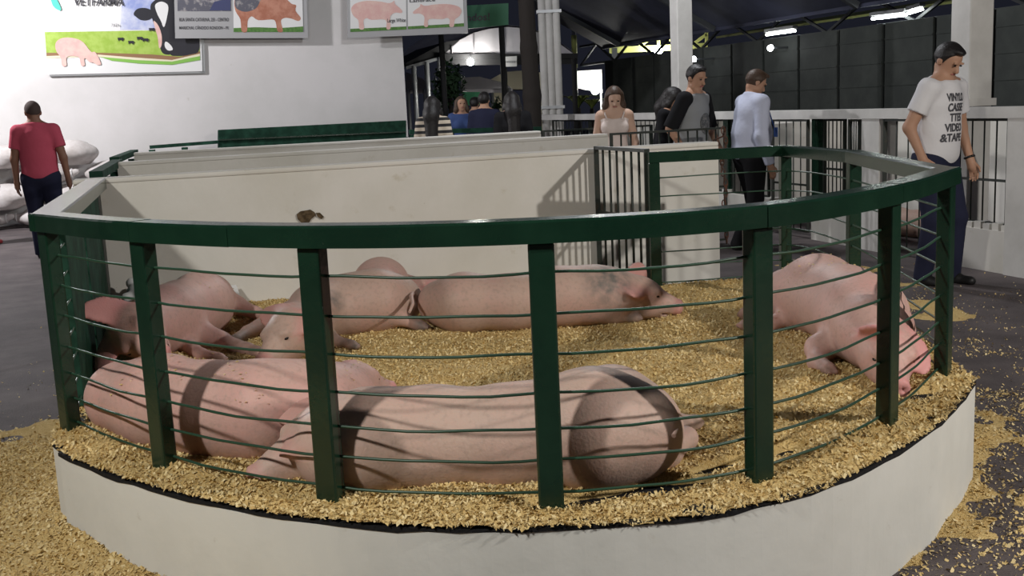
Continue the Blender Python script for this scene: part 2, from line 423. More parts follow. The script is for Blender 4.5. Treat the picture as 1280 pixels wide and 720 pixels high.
tj = [RNG.uniform(-.006, .008) for _ in ring3]
o1 = offset(np.array([LEFT_OUT]+RING), .003)
dj = RNG.random(m_)*.012-.006
v = [V(o1[i][0], o1[i][1], ZT-.008-dj[i]) for i in range(m_)]+[V(o1[i][0], o1[i][1], ZT+.002) for i in range(m_)]+[V(inner[i][0], inner[i][1], ZT+.002) for i in range(m_)]
f = [(a*m_+i, a*m_+i+1, (a+1)*m_+i+1, (a+1)*m_+i) for i in range(m_-1) for a in range(2)]
mb.add(v, f); mb.build('tar_edge', 'tar', plat, O)
dk = [V(*p, ZT-.02) for p in inner]+[V(*(G0[:2]+E2[:2]*.0), ZT-.02), V(*(LC[:2]), ZT-.02)]
MB().prism([p-V(0, 0, .1) for p in dk], (0, 0, .1)).build('deck', 'tar', plat, O)

# ------------------------------------------------------------------ shavings bed on the platform
bedpoly = np.array([V(*p) for p in offset(OUT, .012)]+[G0[:2]+E2[:2]*.02, LC[:2]+E2[:2]*.02])
BARE = [(at(785, 612, ZS)[:2], .27, .075, .32), (at(985, 560, ZS)[:2], .1, .05, .7), (at(1150, 495, ZS)[:2], .1, .05, .8), (at(905, 575, ZS)[:2], .14, .04, .5), (at(1075, 455, ZS)[:2], .09, .05, 0)]
def bed_z(X, Y):
    d = edge_dist(OUT, X, Y)
    z = ZS+.004+(fbm(X*2.2, Y*2.2, 3)-.5)*.06+(fbm(X*14, Y*14, 3)-.5)*.030
    z = z+.022*np.exp(-((d-.13)/.06)**2)
    z = np.where(d < .035, np.minimum(z, ZT+.004+d*.5+.012*fbm(X*30, Y*30, 2)), z)
    for c, a, b, r in BARE:
        u = (X-c[0])*math.cos(r)+(Y-c[1])*math.sin(r); w = -(X-c[0])*math.sin(r)+(Y-c[1])*math.cos(r)
        q = (u/a)**2+(w/b)**2+(fbm(X*11, Y*11)-.5)*1.6
        z = z-.15*np.clip(1.2-q, 0, 1)
    return z
bm_ = grid_mesh('bed', -2.4, 1.95, 2.55, 6.9, .02, bed_z, lambda X, Y: inside(bedpoly, X, Y))
bed = tag(link('wood_shavings_bed', bm_, 'chips'), 'thick bed of yellow wood shavings covering the pen floor', 'wood shavings', kind='stuff')
n = 210000
bx_ = RNG.uniform(-2.4, 1.95, n); by_ = 2.55+4.3*RNG.random(n)**1.7; bz_ = bed_z(bx_, by_)
k = inside(bedpoly, bx_, by_) & ((bz_ > ZT-.01) | (RNG.random(n) < .03))
tag(link('wood_flakes', chips_mesh('wood_flakes', np.stack([bx_, by_, np.maximum(bz_, ZT-.015)+.004], 1)[k], .004, .0135, 1.1), 'chip_flakes'),
    'curled pale wood flakes lying on top of the shavings bed', 'wood flakes', kind='stuff')

# ------------------------------------------------------------------ pen fence
fence = thing('pen_fence', 'dark green steel pen fence with flat top rail and seven thin wires', 'fence', (0, 4.7, ZS))
O = sub(fence)
def sweep_box(mb, poly, z0, z1, w):
    a = offset(poly, w/2); b = offset(poly, -w/2); n = len(poly); c = .006
    v = []
    for (P, z) in ((a, z0), (a, z1-c), (None, z1), (0, z1), (b, z1-c), (b, z0)):
        if P is None: Q = offset(poly, w/2-c)
        elif isinstance(P, int): Q = offset(poly, -w/2+c)
        else: Q = P
        v += [V(q[0], q[1], z) for q in Q]
    f = [(k*n+i, k*n+i+1, ((k+1) % 6)*n+i+1, ((k+1) % 6)*n+i) for i in range(n-1) for k in range(6)]
    f += [tuple(k*n for k in range(6)), tuple(k*n+n-1 for k in range(6))]
    mb.add(v, f)
# rails, one piece per straight or bent length
seg = lambda i0, i1: np.array(ARC[i0:i1+1])
def ext(p, d0, d1):
    p = np.array(p, float); p[0] += unit(p[0]-p[1])*d0; p[-1] += unit(p[-1]-p[-2])*d1; return p
RT = ZR+.06
for i0, i1, dz in ((0, 8, 0), (8, 13, -.001), (13, 32, 0), (32, 40, -.001), (40, 48, 0)):
    mb = MB(); sweep_box(mb, ext(seg(i0, i1), .045 if i0 == 0 else .0, .03 if i1 == 48 else .0), ZR+dz, RT+dz, .085); mb.build('top_rail', 'green_paint', fence, O)
for a, b in (('P7', 'B3'), ('B3', 'B2'), ('B2', 'B1')):
    mb = MB(); sweep_box(mb, ext(np.array([POST[a], (POST[a]+POST[b])/2, POST[b]]), -.02, .03), ZR-.001, RT-.002, .06 if a != 'P7' else .075); mb.build('top_rail', 'green_paint', fence, O)
mb = MB(); lp = np.array([LC[:2]+V(0, -.0), (LC[:2]+POST['P1'])/2, POST['P1']]); lp = ext(lp, -.02, .01); sweep_box(mb, lp, ZR+.0005, RT-.001, .105); mb.build('top_rail', 'green_paint', fence, O)
# posts
def post(p, w, t, dirv, z1=ZR):
    d = unit(V(dirv[0], dirv[1], 0)); MB().box(V(p[0], p[1], (ZT-.02+z1)/2), (w, t, z1-ZT+.02), [d, np.cross((0, 0, 1), d), V(0, 0, 1)]).build('post', 'green_paint', fence, O, bevel=.006)
names = ['P1', 'P2', 'P3', 'P4', 'P5', 'P6', 'P7']
for i, nme in enumerate(names):
    a = POST[names[max(i-1, 0)]]; b = POST[names[min(i+1, 6)]]; post(POST[nme], .068, .05, b-a)
for nme in ('B3', 'B2', 'B1'): post(POST[nme], .062, .05, (1, .1))
lw = unit(LC[:2]-POST['P1'])
for t0, t1, mt_ in ((.36, 1.09, 'green_dark'), (1.17, 2.10, 'green_dark'), (2.15, 2.31, 'bar_dark')):
    MB().beam(V(*(POST['P1']+lw*t0), (ZS+ZR)/2), V(*(POST['P1']+lw*t1), (ZS+ZR)/2), .035, ZR-ZS-.002).build('side_board', mt_, fence, O, bevel=.004)
# wires: seven levels all the way round, sagging a little between posts
ZW = [ZS+.755*K*q for q in (.885, .735, .585, .435, .30, .18, .055)]
WP = np.array([LC[:2]+V(.03, -.1)]+list(offset(PERIM, -.012)))
for z in ZW:
    ph = RNG.random(4)*6; pts = []
    for i, p in enumerate(WP): pts.append(V(p[0], p[1], z+.0018*math.sin(i*.9+ph[0])+.0012*math.sin(i*1.7+ph[1])-.004*abs(math.sin((i-1)/8*math.pi))))
    MB().tube(pts, .0042, 6).build('wire', 'wire_green', fence, O)

# ------------------------------------------------------------------ low partition walls between the pens
def slab(name, a, b, th, z0, z1, material, nrm, seg_=1):
    a = np.array(a, float); b = np.array(b, float); nv = np.array(nrm, float)*th
    mb = MB(); 
    c = [V(a[0], a[1], z0), V(b[0], b[1], z0), V(b[0], b[1], z1), V(a[0], a[1], z1)]
    mb.prism(c, nv)
    return mb
PW = CAMZ-.308*K
def part_wall(a, b, label, top=PW):
    o = thing('partition_wall', label, 'wall', (*((a+b)/2)[:2], 0)); L_ = sub(o)
    slab('', a, b, .13, 0, top-.03, 0, E2).build('wall_body', 'white_wall', o, L_)
    MB().prism([V(a[0], a[1], top-.03)-E2*.008, V(b[0], b[1], top-.03)-E2*.008, V(b[0], b[1], top)-E2*.008, V(a[0], a[1], top)-E2*.008], E2*.146).build('wall_cap', 'white_wall', o, L_, bevel=.01)
    return o
w1a = LC[:2]-E1[:2]*.12; wlen = 4.12*K
pw1 = part_wall(V(*w1a), V(*(w1a+E1[:2]*wlen)), 'stained white partition wall directly behind the sleeping pigs')
w2a = at(146, 203, PW)[:2]; w2b = at(760, 167, PW)[:2]
pw2 = part_wall(w2a, w2b, 'white partition wall between the second and third pens')
w3a = at(167, 191, PW)[:2]; w3b = at(676, 163.5, PW)[:2]
pw3 = part_wall(w3a, w3b, 'white partition wall farthest from the round pen, before the green board')
# broken plaster stain on the front partition
def onw1(px, py, off=-.012): return onplane(px, py, V(*w1a, 0)+E2*off, E2)
bl = [(371, 268), (376, 264), (383, 263), (388, 262), (393, 265), (394, 270), (389, 274), (386, 279), (378, 280), (372, 274)]
o = MB().prism([onw1(*p) for p in bl], E2*.006).build('stain', 'stain', pw1, sub(pw1))
MB().prism([onw1(*p) for p in [(395, 266), (400, 266), (405, 271), (402, 274), (397, 271)]], E2*.006).build('stain', 'stain', pw1, sub(pw1))

# left side boards of the farther pens (dark green rails running back)
for (p, q, lab) in (((120, 219), (147, 203), 'dark green side rail of the second pen'), ((143, 200), (168, 190), 'dark green side rail of the third pen')):
    A = at(*p, PW-.02); B = at(*q, PW-.02)
    t = thing('side_rail', lab, 'rail', (*((A+B)/2)[:2], 0)); L_ = sub(t)
    MB().beam(A, B, .08, .05).build('rail', 'green_dark', t, L_)
    d = B-A
    for u in (.15, .5, .85): c = A+d*u; MB().box((c[0], c[1], c[2]/2-.03), (.07, .07, c[2]-.06)).build('post', 'green_dark', t, L_)
    for zz in (.3, .55, .8): MB().tube([V(A[0], A[1], zz), V(B[0], B[1], zz)], .006).build('wire', 'wire_green', t, L_)

# ------------------------------------------------------------------ bar gates
def bar_gate(label, a, b, z0, z1, n, r=.008, mid=(.48,), mt='bar_dark', group=None, name='bar_gate', foot=True):
    a = np.array(a, float); b = np.array(b, float)
    t = thing(name, label, 'gate', (*((a+b)/2)[:2], 0), group=group); L_ = sub(t); P = lambda u, z: V(*(a+(b-a)*u)[:2], z)
    fr = MB(); fr.beam(P(0, z1), P(1, z1), .03, .02)
    if foot: fr.beam(P(0, z0), P(1, z0), .03, .02)
    fr.beam(P(0, z0 if foot else 0), P(0, z1+.01), .03, .03, (1, 0, 0)).beam(P(1, z0 if foot else 0), P(1, z1+.01), .03, .03, (1, 0, 0))
    fr.build('gate_frame', mt, t, L_)
    for q in mid: MB().beam(P(0, z0+(z1-z0)*q), P(1, z0+(z1-z0)*q), .012, .02).build('cross_bar', mt, t, L_)
    bmesh_ = None
    for i in range(1, n):
        u = i/n; o = MB().tube([P(u, z0), P(u, z1)], r, 6).build('bar', mt, t, L_)
    return t
bar_gate('black vertical-bar gate closing the pen beside the back wall', V(*G0[:2])-E2[:2]*.02, POST['B1']+V(-.03, .05), ZS+.02, PW+.008, 7, .008)
g2 = w2b+E1[:2]*.03
bar_gate('black bar gate at the end of the middle partition', g2, g2+E1[:2]*1.15, .12, PW-.007, 12, .009)
g3 = w3b+E1[:2]*.03
bar_gate('black bar gate at the end of the farthest partition', g3, g3+E1[:2]*1.3, .12, PW-.007, 12, .009)

# ------------------------------------------------------------------ hanging chain at the partition end
ch = thing('hanging_chain', 'rusty chain hanging off the end of the white partition', 'chain', (*at(902, 260, .45)[:2], .5)); L_ = sub(ch)
cx = V(*(w1a+E1[:2]*(wlen+.035)))
for i in range(22):
    z = PW+.07-i*.034; a = i*1.5708; c = V(cx[0]+.012*math.sin(i*.7), cx[1]-.02+.01*math.cos(i), z)
    R_ = V(math.cos(a), math.sin(a), 0); pts = [c+R_*.012*math.cos(t)+V(0, 0, .026*math.sin(t)) for t in np.linspace(0, 2*math.pi, 11)]
    MB().tube(pts, .0045, 5, False).build('chain_link', 'rust', ch, L_)
hk = [V(cx[0]-.06, cx[1]+.03, PW+.006), V(cx[0], cx[1]+.01, PW+.03), V(cx[0]+.012, cx[1]-.02, PW+.09), V(cx[0]+.01, cx[1]-.02, PW+.06)]
MB().tube(hk, .006).build('hook', 'rust', ch, L_)

# ------------------------------------------------------------------ building on the left
WB0 = at(20, 285, 0)[:2]+E2[:2]*.45
WB = V(*WB0, 0)
def onb(px, py, off=0.0): return onplane(px, py, WB-E2*off, E2)
wr = onb(509, 150); tl = np.dot(wr-WB, E1)
mb = MB(); a = WB-E1*9; b = WB+E1*tl
mb.prism([V(a[0], a[1], 0), V(b[0], b[1], 0), V(b[0], b[1], 4.6), V(a[0], a[1], 4.6)], E2*.3)
tag(mb.build('wall_back', 'white_building'), kind='structure')

# green board box and rails in front of the building
t = thing('green_board', 'long dark green board box along the foot of the building', 'board', (*onb(390, 165, .6)[:2], 0)); L_ = sub(t)
PL = lambda px, py: onb(px, py, .75)
MB().prism([PL(273, 187), PL(508, 175), PL(508, 150.5), PL(273, 162.5)], E2*.25).build('board', 'green_dark', t, L_, bevel=.01)
MB().prism([onb(273, 176, .79), onb(508, 165.5, .79), onb(508, 164, .79), onb(273, 174, .79)], E2*.05).build('ledge', 'green_paint', t, L_)
for px, py in ((290, 186), (500, 172)):
    c = PL(px, py); MB().box((c[0]+.05, c[1]+.1, c[2]/2), (.12, .12, c[2])).build('leg', 'green_dark', t, L_)
t = thing('back_rail', 'thin dark green rail between sacks and the green board', 'rail', (*onb(230, 180, .75)[:2], 0)); L_ = sub(t)
A = PL(187, 184); B = PL(273, 177.5); MB().beam(A, B, .06, .05).build('rail', 'green_dark', t, L_)
for u in (.03, .5): c = A+(B-A)*u; MB().box((c[0], c[1], c[2]/2-.02), (.08, .06, c[2]-.04)).build('post', 'green_dark', t, L_)
t = thing('back_rail', 'dark green rail behind the farthest partition, before the crowd', 'rail', (*atd(590, 160, 13.6)[:2], 0)); L_ = sub(t)
A = atd(512, 165, 14.0); B = atd(676, 161, 14.6); MB().beam(A, B, .07, .06).build('rail', 'green_dark', t, L_)
for u in (.02, .5, .98): c = A+(B-A)*u; MB().box((c[0], c[1], c[2]/2-.02), (.07, .06, c[2]-.04)).build('post', 'green_dark', t, L_)

# ------------------------------------------------------------------ banners
mat('print_white', (.80, .80, .80), .5, .3); mat('print_sky', (.30, .36, .66), .5, .3, noise=(2.5, (.75, .77, .85), .4, .65)); mat('print_grass', (.33, .50, .07), .5, .3, noise=(9, (.42, .58, .12), .4, .6))
mat('print_lime', (.25, .52, .10), .5); mat('print_cream', (.80, .74, .55), .5); mat('print_black', (.03, .03, .038), .5, .3); mat('print_pink', (.75, .45, .42), .5, .3, noise=(7, (.8, .56, .5), .4, .6))
mat('print_brown', (.42, .16, .10), .5, .3, noise=(6, (.55, .26, .18), .4, .6)); mat('print_grey', (.40, .40, .41), .5, .3); mat('print_text', (.07, .07, .08), .5); mat('print_teal', (.10, .62, .50), .5)
mat('print_darkgrass', (.08, .20, .05), .6, .2, noise=(30, (.14, .28, .08), .4, .6)); mat('print_photo', (.12, .12, .15), .5, .3, noise=(9, (.38, .36, .36), .5, .62)); mat('print_navy', (.06, .07, .16), .5)
mat('print_soil', (.30, .17, .09), .5); mat('print_greenboard', (.04, .19, .10), .5, .3)
def text_mesh(s, size, width=None, bold=.018):
    cu = bpy.data.curves.new('lettering', 'FONT'); cu.body = s; cu.size = size; cu.align_x = 'LEFT'; cu.offset = size*bold
    o = bpy.data.objects.new('tmp_text', cu); COL.objects.link(o); bpy.context.view_layer.update()
    me = bpy.data.meshes.new_from_object(o.evaluated_get(bpy.context.evaluated_depsgraph_get())); bpy.data.objects.remove(o); bpy.data.curves.remove(cu)
    n = len(me.vertices); v = np.zeros(n*3); me.vertices.foreach_get('co', v); v = v.reshape(-1, 3)
    v[:, 0] -= v[:, 0].min()
    if width: v[:, 0] *= width/v[:, 0].max()
    f = [tuple(p.vertices) for p in me.polygons]; bpy.data.meshes.remove(me); return v, f
class Banner:
    """flat printed sheet; everything on it is placed in photo pixels on the sheet's own plane"""
    def __init__(s, label, quad, plane0, nrm, material, frame=None, depth=.03):
        s.P0 = np.array(plane0, float); s.n = np.array(nrm, float); c = [onplane(*q, s.P0, s.n) for q in quad]
        ctr = np.mean(c, 0); s.t = thing('banner', label, 'banner', tuple(ctr)); s.o = sub(s.t)
        MB().prism(c, s.n*depth).build('sheet', material, s.t, s.o)
        if frame:
            mb = MB()
            for i in range(4): mb.beam(c[i]-s.n*.004, c[(i+1) % 4]-s.n*.004, .05, .05, s.n)
            mb.build('frame', frame, s.t, s.o)
        s.k = 0
    def P(s, px, py, lift): return onplane(px, py, s.P0-s.n*lift, s.n)
    def poly(s, name, pts, material):
        s.k += 1; MB().prism([s.P(x, y, .003+.0012*s.k) for x, y in pts], s.n*.0008).build(name, material, s.t, s.o)
    def text(s, body, px, py, wpx, hpx, material, slope=0):
        s.k += 1; l = .003+.0012*s.k; a = s.P(px, py, l); b = s.P(px+wpx, py+slope*wpx, l); u = s.P(px, py-hpx, l)
        v, f = text_mesh(body, 1.0); v[:, 0] /= v[:, 0].max(); hh = v[:, 1].max(); v[:, 1] /= hh
        pts = [a+(b-a)*q[0]+(u-a)*q[1] for q in v]
        me = mesh_from('lettering', [p-s.o for p in pts], f); link('lettering', me, material, s.t)
def smoothpts(p, n=4):
    p = [V(*q) for q in p]; q = [p[-1]]+p+[p[0], p[1]]; out = []
    for i in range(1, len(q)-2):
        a, b, c, d = q[i-1:i+3]
        for t in np.linspace(0, 1, n, endpoint=False): out.append(.5*(2*b+(c-a)*t+(2*a-5*b+4*c-d)*t*t+(3*b-a-3*c+d)*t**3))
    return [tuple(x) for x in out]
PIG_SIL = [(0, .35), (.02, .2), (.1, .08), (.3, .0), (.55, .02), (.72, .08), (.8, .05), (.84, .0), (.86, .12), (.95, .26), (1, .38), (.97, .44), (.88, .42), (.8, .48), (.76, .62), (.77, .98), (.69, 1), (.67, .68), (.4, .68), (.3, .62), (.24, .72), (.25, 1), (.16, 1), (.14, .7), (.05, .55)]
PIG_GRAZE = [(0, .30), (.03, .14), (.14, .02), (.32, .0), (.5, .06), (.62, .18), (.72, .38), (.80, .52), (.86, .50), (.92, .62), (.99, .86), (1, .96), (.93, .98), (.84, .90), (.74, .86), (.66, .74), (.63, .80), (.65, .98), (.57, 1), (.53, .72), (.44, .66), (.30, .66), (.24, .76), (.25, 1), (.15, 1), (.12, .72), (.03, .50)]
BOAR = [(0, .30), (.02, .1), (.12, .0), (.3, -.06), (.5, -.03), (.66, .06), (.78, .18), (.86, .30), (.93, .34), (.92, .48), (1, .66), (.96, .74), (.86, .68), (.76, .66), (.70, .74), (.73, 1), (.65, 1), (.62, .76), (.56, .70), (.36, .72), (.26, .62), (.20, .74), (.19, 1), (.11, 1), (.09, .70), (.02, .50)]
def sil(bn, name, x0, y0, x1, y1, material, flip=False, pts=PIG_SIL):
    bn.poly(name, smoothpts([((x1-(x1-x0)*a) if flip else (x0+(x1-x0)*a), y0+(y1-y0)*b) for a, b in pts], 3), material)
YB = WB-E2*.06
b1 = Banner('animal pharmacy banner with cow head and pink pig on a meadow', [(60, 93.5), (253, 89), (247, -75), (52, -75)], YB, E2, 'print_white', None, .03)
b1.poly('sky', [(150, 37), (248, 38), (246, -60), (160, -60), (152, 10)], 'print_sky')
b1.poly('meadow', [(56, 40), (100, 39.5), (195, 38), (249, 39), (250, 70), (215, 73), (180, 71), (130, 67), (58, 68)], 'print_grass')
b1.poly('soil', [(58, 66), (130, 66), (190, 68), (225, 71), (250, 64), (250, 70), (215, 75), (170, 73), (120, 69), (58, 71)], 'print_soil')
b1.poly('cream_curve', [(58, 70), (120, 68), (170, 72), (215, 75), (250, 67), (250, 70), (215, 77), (170, 75), (120, 71), (58, 73)], 'print_cream')
b1.poly('lime_curve', [(125, 71), (170, 75), (215, 77), (250, 70), (250, 75), (215, 81), (175, 79.5), (140, 76)], 'print_lime')
b1.poly('cow_body', smoothpts([(200, 25), (206, -40), (244, -60), (248, 30), (249, 62), (238, 68), (222, 70), (212, 66), (215, 40)]), 'print_black')
b1.poly('cow_head', smoothpts([(188, 8), (194, 0), (206, -8), (216, 0), (217, 20), (216, 50), (217, 62), (212, 68), (203, 66), (199, 54), (196, 38), (191, 26)]), 'print_black')
b1.poly('cow_ear', smoothpts([(167, 17), (172, 11), (182, 10), (191, 14), (192, 20), (185, 25), (176, 25), (170, 21)]), 'print_black')
b1.poly('cow_blaze', smoothpts([(194, 6), (202, 2), (210, 7), (209, 20), (205, 34), (201, 26), (196, 16)]), 'print_white')
b1.poly('cow_cheek', smoothpts([(192, 26), (198, 32), (202, 44), (202, 56), (199, 60), (197, 46), (194, 36)]), 'print_pink')
b1.poly('cow_muzzle', smoothpts([(207, 52), (213, 56), (216, 62), (210, 63), (206, 58)]), 'print_white')
sil(b1, 'pig_picture', 69, 47, 126, 82, 'print_pink', pts=PIG_GRAZE)
for x, y in ((147, 47), (160, 51), (171, 46), (178, 48), (186, 35)): b1.poly('grazing_cow', [(x, y), (x+7, y), (x+8, y+2), (x+6, y+5), (x+5, y+3), (x+2, y+3), (x+1, y+5)], 'print_black')
b1.text('VETFARMA', 92, 7, 63, 10, 'print_text'); b1.poly('teal_mark', smoothpts([(63, -6), (70, -2), (76, 10), (74, 13), (66, 7)]), 'print_teal')
b1.text('7476', 139, 33, 10.5, 3.4, 'print_grey')
MB().prism([onb(*q, .045) for q in [(62, 95.5), (256, 91.5), (256, 89), (62, 93)]], E2*.04).build('batten', 'metal_grey', b1.t, b1.o)
MB().prism([onb(*q, .045) for q in [(250.5, 91), (256.5, 91), (251, -75), (246, -75)]], E2*.04).build('batten', 'metal_grey', b1.t, b1.o)
Y2 = WB-E2*.22
b2 = Banner('grey-framed banner with a brown boar picture and an address', [(219, 48), (385, 47.5), (381, -70), (216, -70)], Y2, E2, 'print_grey', None, .03)
b2.poly('photo', [(222, 14), (289, 14), (288, -50), (221, -50)], 'print_photo')
b2.poly('photo_sky', [(262, 13), (288, 13), (288, -2), (268, 2)], 'print_navy')
b2.text('RUA SANTA CATARINA, 255 - CENTRO', 224, 26.5, 62, 4.2, 'print_text'); b2.text('MARECHAL CÂNDIDO RONDON - PR', 224, 36.5, 62, 4.6, 'print_text')
b2.poly('boar_panel', [(292, 40), (379, 40), (377, -50), (291, -50)], 'print_white')
b2.poly('boar_grass', [(292, 40), (379, 40), (379, 33), (350, 35), (320, 34), (292, 35)], 'print_darkgrass')
sil(b2, 'boar_picture', 293, -10, 376, 39, 'print_brown', pts=BOAR)
b2.poly('boar_saddle', smoothpts([(294, 8), (296, -6), (312, -12), (326, -8), (322, 8), (312, 14), (302, 14)]), 'print_photo')
Y3 = WB-E2*.30
b3 = Banner('pale banner with two pink pig pictures past the building corner', [(435, 47.5), (585, 41.5), (580, -70), (433, -70)], Y3, E2, 'print_grey', None, .03)
b3.poly('pig_panel', [(438, 38), (508, 36), (507, -50), (437, -50)], 'print_white'); b3.poly('pig_panel', [(510, 35.5), (580, 32), (577, -50), (509, -50)], 'print_white')
b3.poly('panel_grass', [(438, 40), (508, 37), (508, 33), (438, 36)], 'print_darkgrass'); b3.poly('panel_grass', [(510, 36.5), (580, 33), (580, 29), (510, 33)], 'print_darkgrass')
sil(b3, 'pig_picture', 439, 1, 503, 36, 'print_pink'); sil(b3, 'pig_picture', 516, 5, 577, 33, 'print_pink', True)
b3.text('Large White', 484, 28, 23, 4.6, 'print_text', -.03); b3.text('Landrace', 512, 3, 32, 4, 'print_text', -.05)
MB().beam(onb(433, -68, .3)+V(0, 0, .05), onb(590, -68, .3)+V(0, 0, .05), .06, .06).build('hanger', 'metal_grey', b3.t, b3.o)

# ------------------------------------------------------------------ white sacks along the building and beside the pens
def sack(label, c, r, rz, tiltv=0, seed=0, group=None):
    rg = np.random.default_rng(seed); B = Body(); ax = [[math.cos(rz), math.sin(rz), 0], [-math.sin(rz), math.cos(rz), 0], [0, 0, 1]]
    B.ell(c, r, ax, .08)
    for i in range(7):
        d = unit(rg.normal(size=3)); p = np.array(c)+np.array(ax).T@(d*np.array(r)*.7); B.ell(p, np.array(r)*(.35+.2*rg.random()), ax, .08)
    e = np.array(c)+np.array(ax)[0]*r[0]*.95; B.cone(e, e+np.array(ax)[0]*.12+V(0, 0, .05), .07, .05, .05)
    base = (c[0], c[1], max(c[2]-r[2], 0))
    o = thing('feed_sack', label, 'sack', base, group=group); B.obj('sack_body', 'sack', o, base, .03, floor=0.005)
    MB().tube([e+np.array(ax)[0]*.05+V(0, .072*math.cos(t), .02+.072*math.sin(t)) for t in np.linspace(0, 6.28, 10)], .008, 5).build('tie', 'paper', o, base)
    return o
def copy_tree(o, parent=None):
    c = o.copy(); COL.objects.link(c); c.parent = parent
    for ch_ in list(o.children): copy_tree(ch_, c)
    return c
SG = 'white feed sacks stacked along the building wall'
s0 = sack('white woven feed sack stacked against the building wall', (0, 0, .17), (.40, .27, .16), 0, seed=3, group=SG)
first = True
t0 = np.dot(onb(-25, 260)-WB, E1); t1 = np.dot(onb(168, 200)-WB, E1)
for lay in range(4):
    t = t0+.45*(lay % 2); i = 0
    while t < t1-lay*.12:
        if lay < 3 or (fbm(np.array(t*1.3), np.array(2.)) > .45):
            o = s0 if first else copy_tree(s0); first = False
            p = WB+E1*t-E2*(.50+.10*random.random()-.04*lay); o.location = (p[0], p[1], lay*.295); o.rotation_euler = (random.uniform(-.05, .05), 0, GY+random.choice((0, math.pi))+random.uniform(-.15, .15))
            q = random.uniform(.92, 1.08); o.scale = (q, q*random.uniform(.9, 1.1), random.uniform(.9, 1.1))
        t += .97
# ------------------------------------------------------------------ crumpled white sheets inside the pen
sp = [at(258, 392, ZS)+V(0, .25, 0), at(308, 388, ZS), at(306, 345, .45)+V(0, .1, 0), at(292, 341, .5)+V(0, .16, 0), at(262, 342, .5)+V(0, .25, 0)]
gv = []
pt = np.array([V(*(onw1(252, 388, -.1)[:2]), ZS), V(*(onw1(308, 388, -.34)[:2]), ZS), V(*(onw1(294, 342, -.05)[:2]), .53), V(*(onw1(256, 345, -.04)[:2]), .53)])
nn = 9; vv = []; ff = []
for i in range(nn):
    for j in range(nn):
        u, w = i/(nn-1), j/(nn-1); p = (pt[0]*(1-u)+pt[1]*u)*(1-w)+(pt[3]*(1-u)+pt[2]*u)*w
        vv.append(p-E2*(.03*math.sin(u*7+w*3)*math.sin(w*3)+.02*RNG.random()))
for i in range(nn-1):
    for j in range(nn-1): ff.append((i*nn+j, (i+1)*nn+j, (i+1)*nn+j+1, i*nn+j+1))
mb = MB(); ctr = np.mean(vv, 0)*V(1, 1, 0)+V(0, 0, ZS); mb.add(vv, ff, False); o = mb.build('feed_bag', 'paper', None, ctr); md = o.modifiers.new('s', 'SOLIDIFY'); md.thickness = .006
tag(o, 'creased white paper feed bag propped against the partition behind a pig', 'bag')

cb = Body(); c0 = at(151, 372, ZS+.16)+V(.05, .14, 0); rg = np.random.default_rng(5)
for i in range(16): cb.ell(c0+rg.normal(size=3)*V(.05, .05, .06), V(.045, .03, .045)*(.6+.6*rg.random()), np.linalg.qr(rg.normal(size=(3, 3)))[0], .008)
cb.cone(c0-V(0, 0, .12), c0, .07, .05, .03)
tag(cb.obj('paper_bag', 'paper', None, (c0[0], c0[1], ZS), .012), 'crumpled white paper stuffed in the corner beside the left boards', 'paper')
# ------------------------------------------------------------------ PIGS
def ortho(fwd, up):
    f = unit(fwd); r = unit(np.cross(f, up)); u = np.cross(r, f); return r, f, u
def pig_head(B, c, fwd, up, s, ears=None, eyes=None, k=.05):
    c = np.array(c, float); r, f, u = ortho(fwd, up); A = [r, f, u]
    B.ell(c, (.092*s, .115*s, .098*s), A, k)
    B.cone(c+f*.0*s-u*.03*s, c+f*.14*s-u*.045*s, .082*s, .050*s, k)             # jaw and cheeks
    B.cone(c+f*.07*s+u*.01*s, c+f*.205*s-u*.018*s, .066*s, .044*s, .03)         # snout bridge
    B.ell(c+f*.225*s-u*.018*s, (.047*s, .016*s, .043*s), A, .012, 'pink')       # nose disc
    for q in (-1, 1):
        B.ell(c+f*.24*s-u*.012*s+r*.017*s*q, (.009*s, .014*s, .012*s), A, .004, neg=True)
        B.ell(c+f*.17*s-u*.062*s+r*.03*s*q, (.012*s, .05*s, .006*s), A, .006, neg=True)       # mouth line
        B.ell(c+f*.085*s+u*.05*s+r*.055*s*q, (.026*s, .03*s, .02*s), A, .02)                  # brow
    for q, ed in zip((-1, 1), ears or (None, None)):
        base = c-f*.035*s+u*.06*s+r*.062*s*q
        ed, en = ed if isinstance(ed, tuple) else (ed, f*.3+u); d = unit(ed if ed is not None else r*q*.75+u*.45+f*.55); nrm = unit(en-d*np.dot(en, d)); w = np.cross(nrm, d)
        B.ell(base+d*.07*s, (.092*s, .064*s, .012*s), [d, w, nrm], .02, 'pink')
        B.ell(base+d*.13*s, (.060*s, .040*s, .009*s), [d, w, nrm], .015, 'pink')
    return [(c+f*.098*s+u*.030*s+r*.068*s*q, A) for q in (-1, 1)]
def leg(B, pts, s=1, k=.035):
    r = [.085*s, .052*s, .036*s, .032*s]; r = r[-len(pts):] if len(pts) < 4 else r
    pts = [np.array(p, float) for p in pts]
    B.chain(pts[:-1], r[:len(pts)-1], k); B.cone(pts[-2], pts[-1], r[-2]*.95, r[-1], .02)
    d = unit(pts[-1]-pts[-2]); sd = unit(np.cross(d, V(0, 0, 1))+1e-6)
    for q in (-1, 1): B.cone(pts[-1]+sd*.013*s*q-d*.01, pts[-1]+sd*.014*s*q+d*.035*s, .021*s, .013*s, .006, 'hoof')
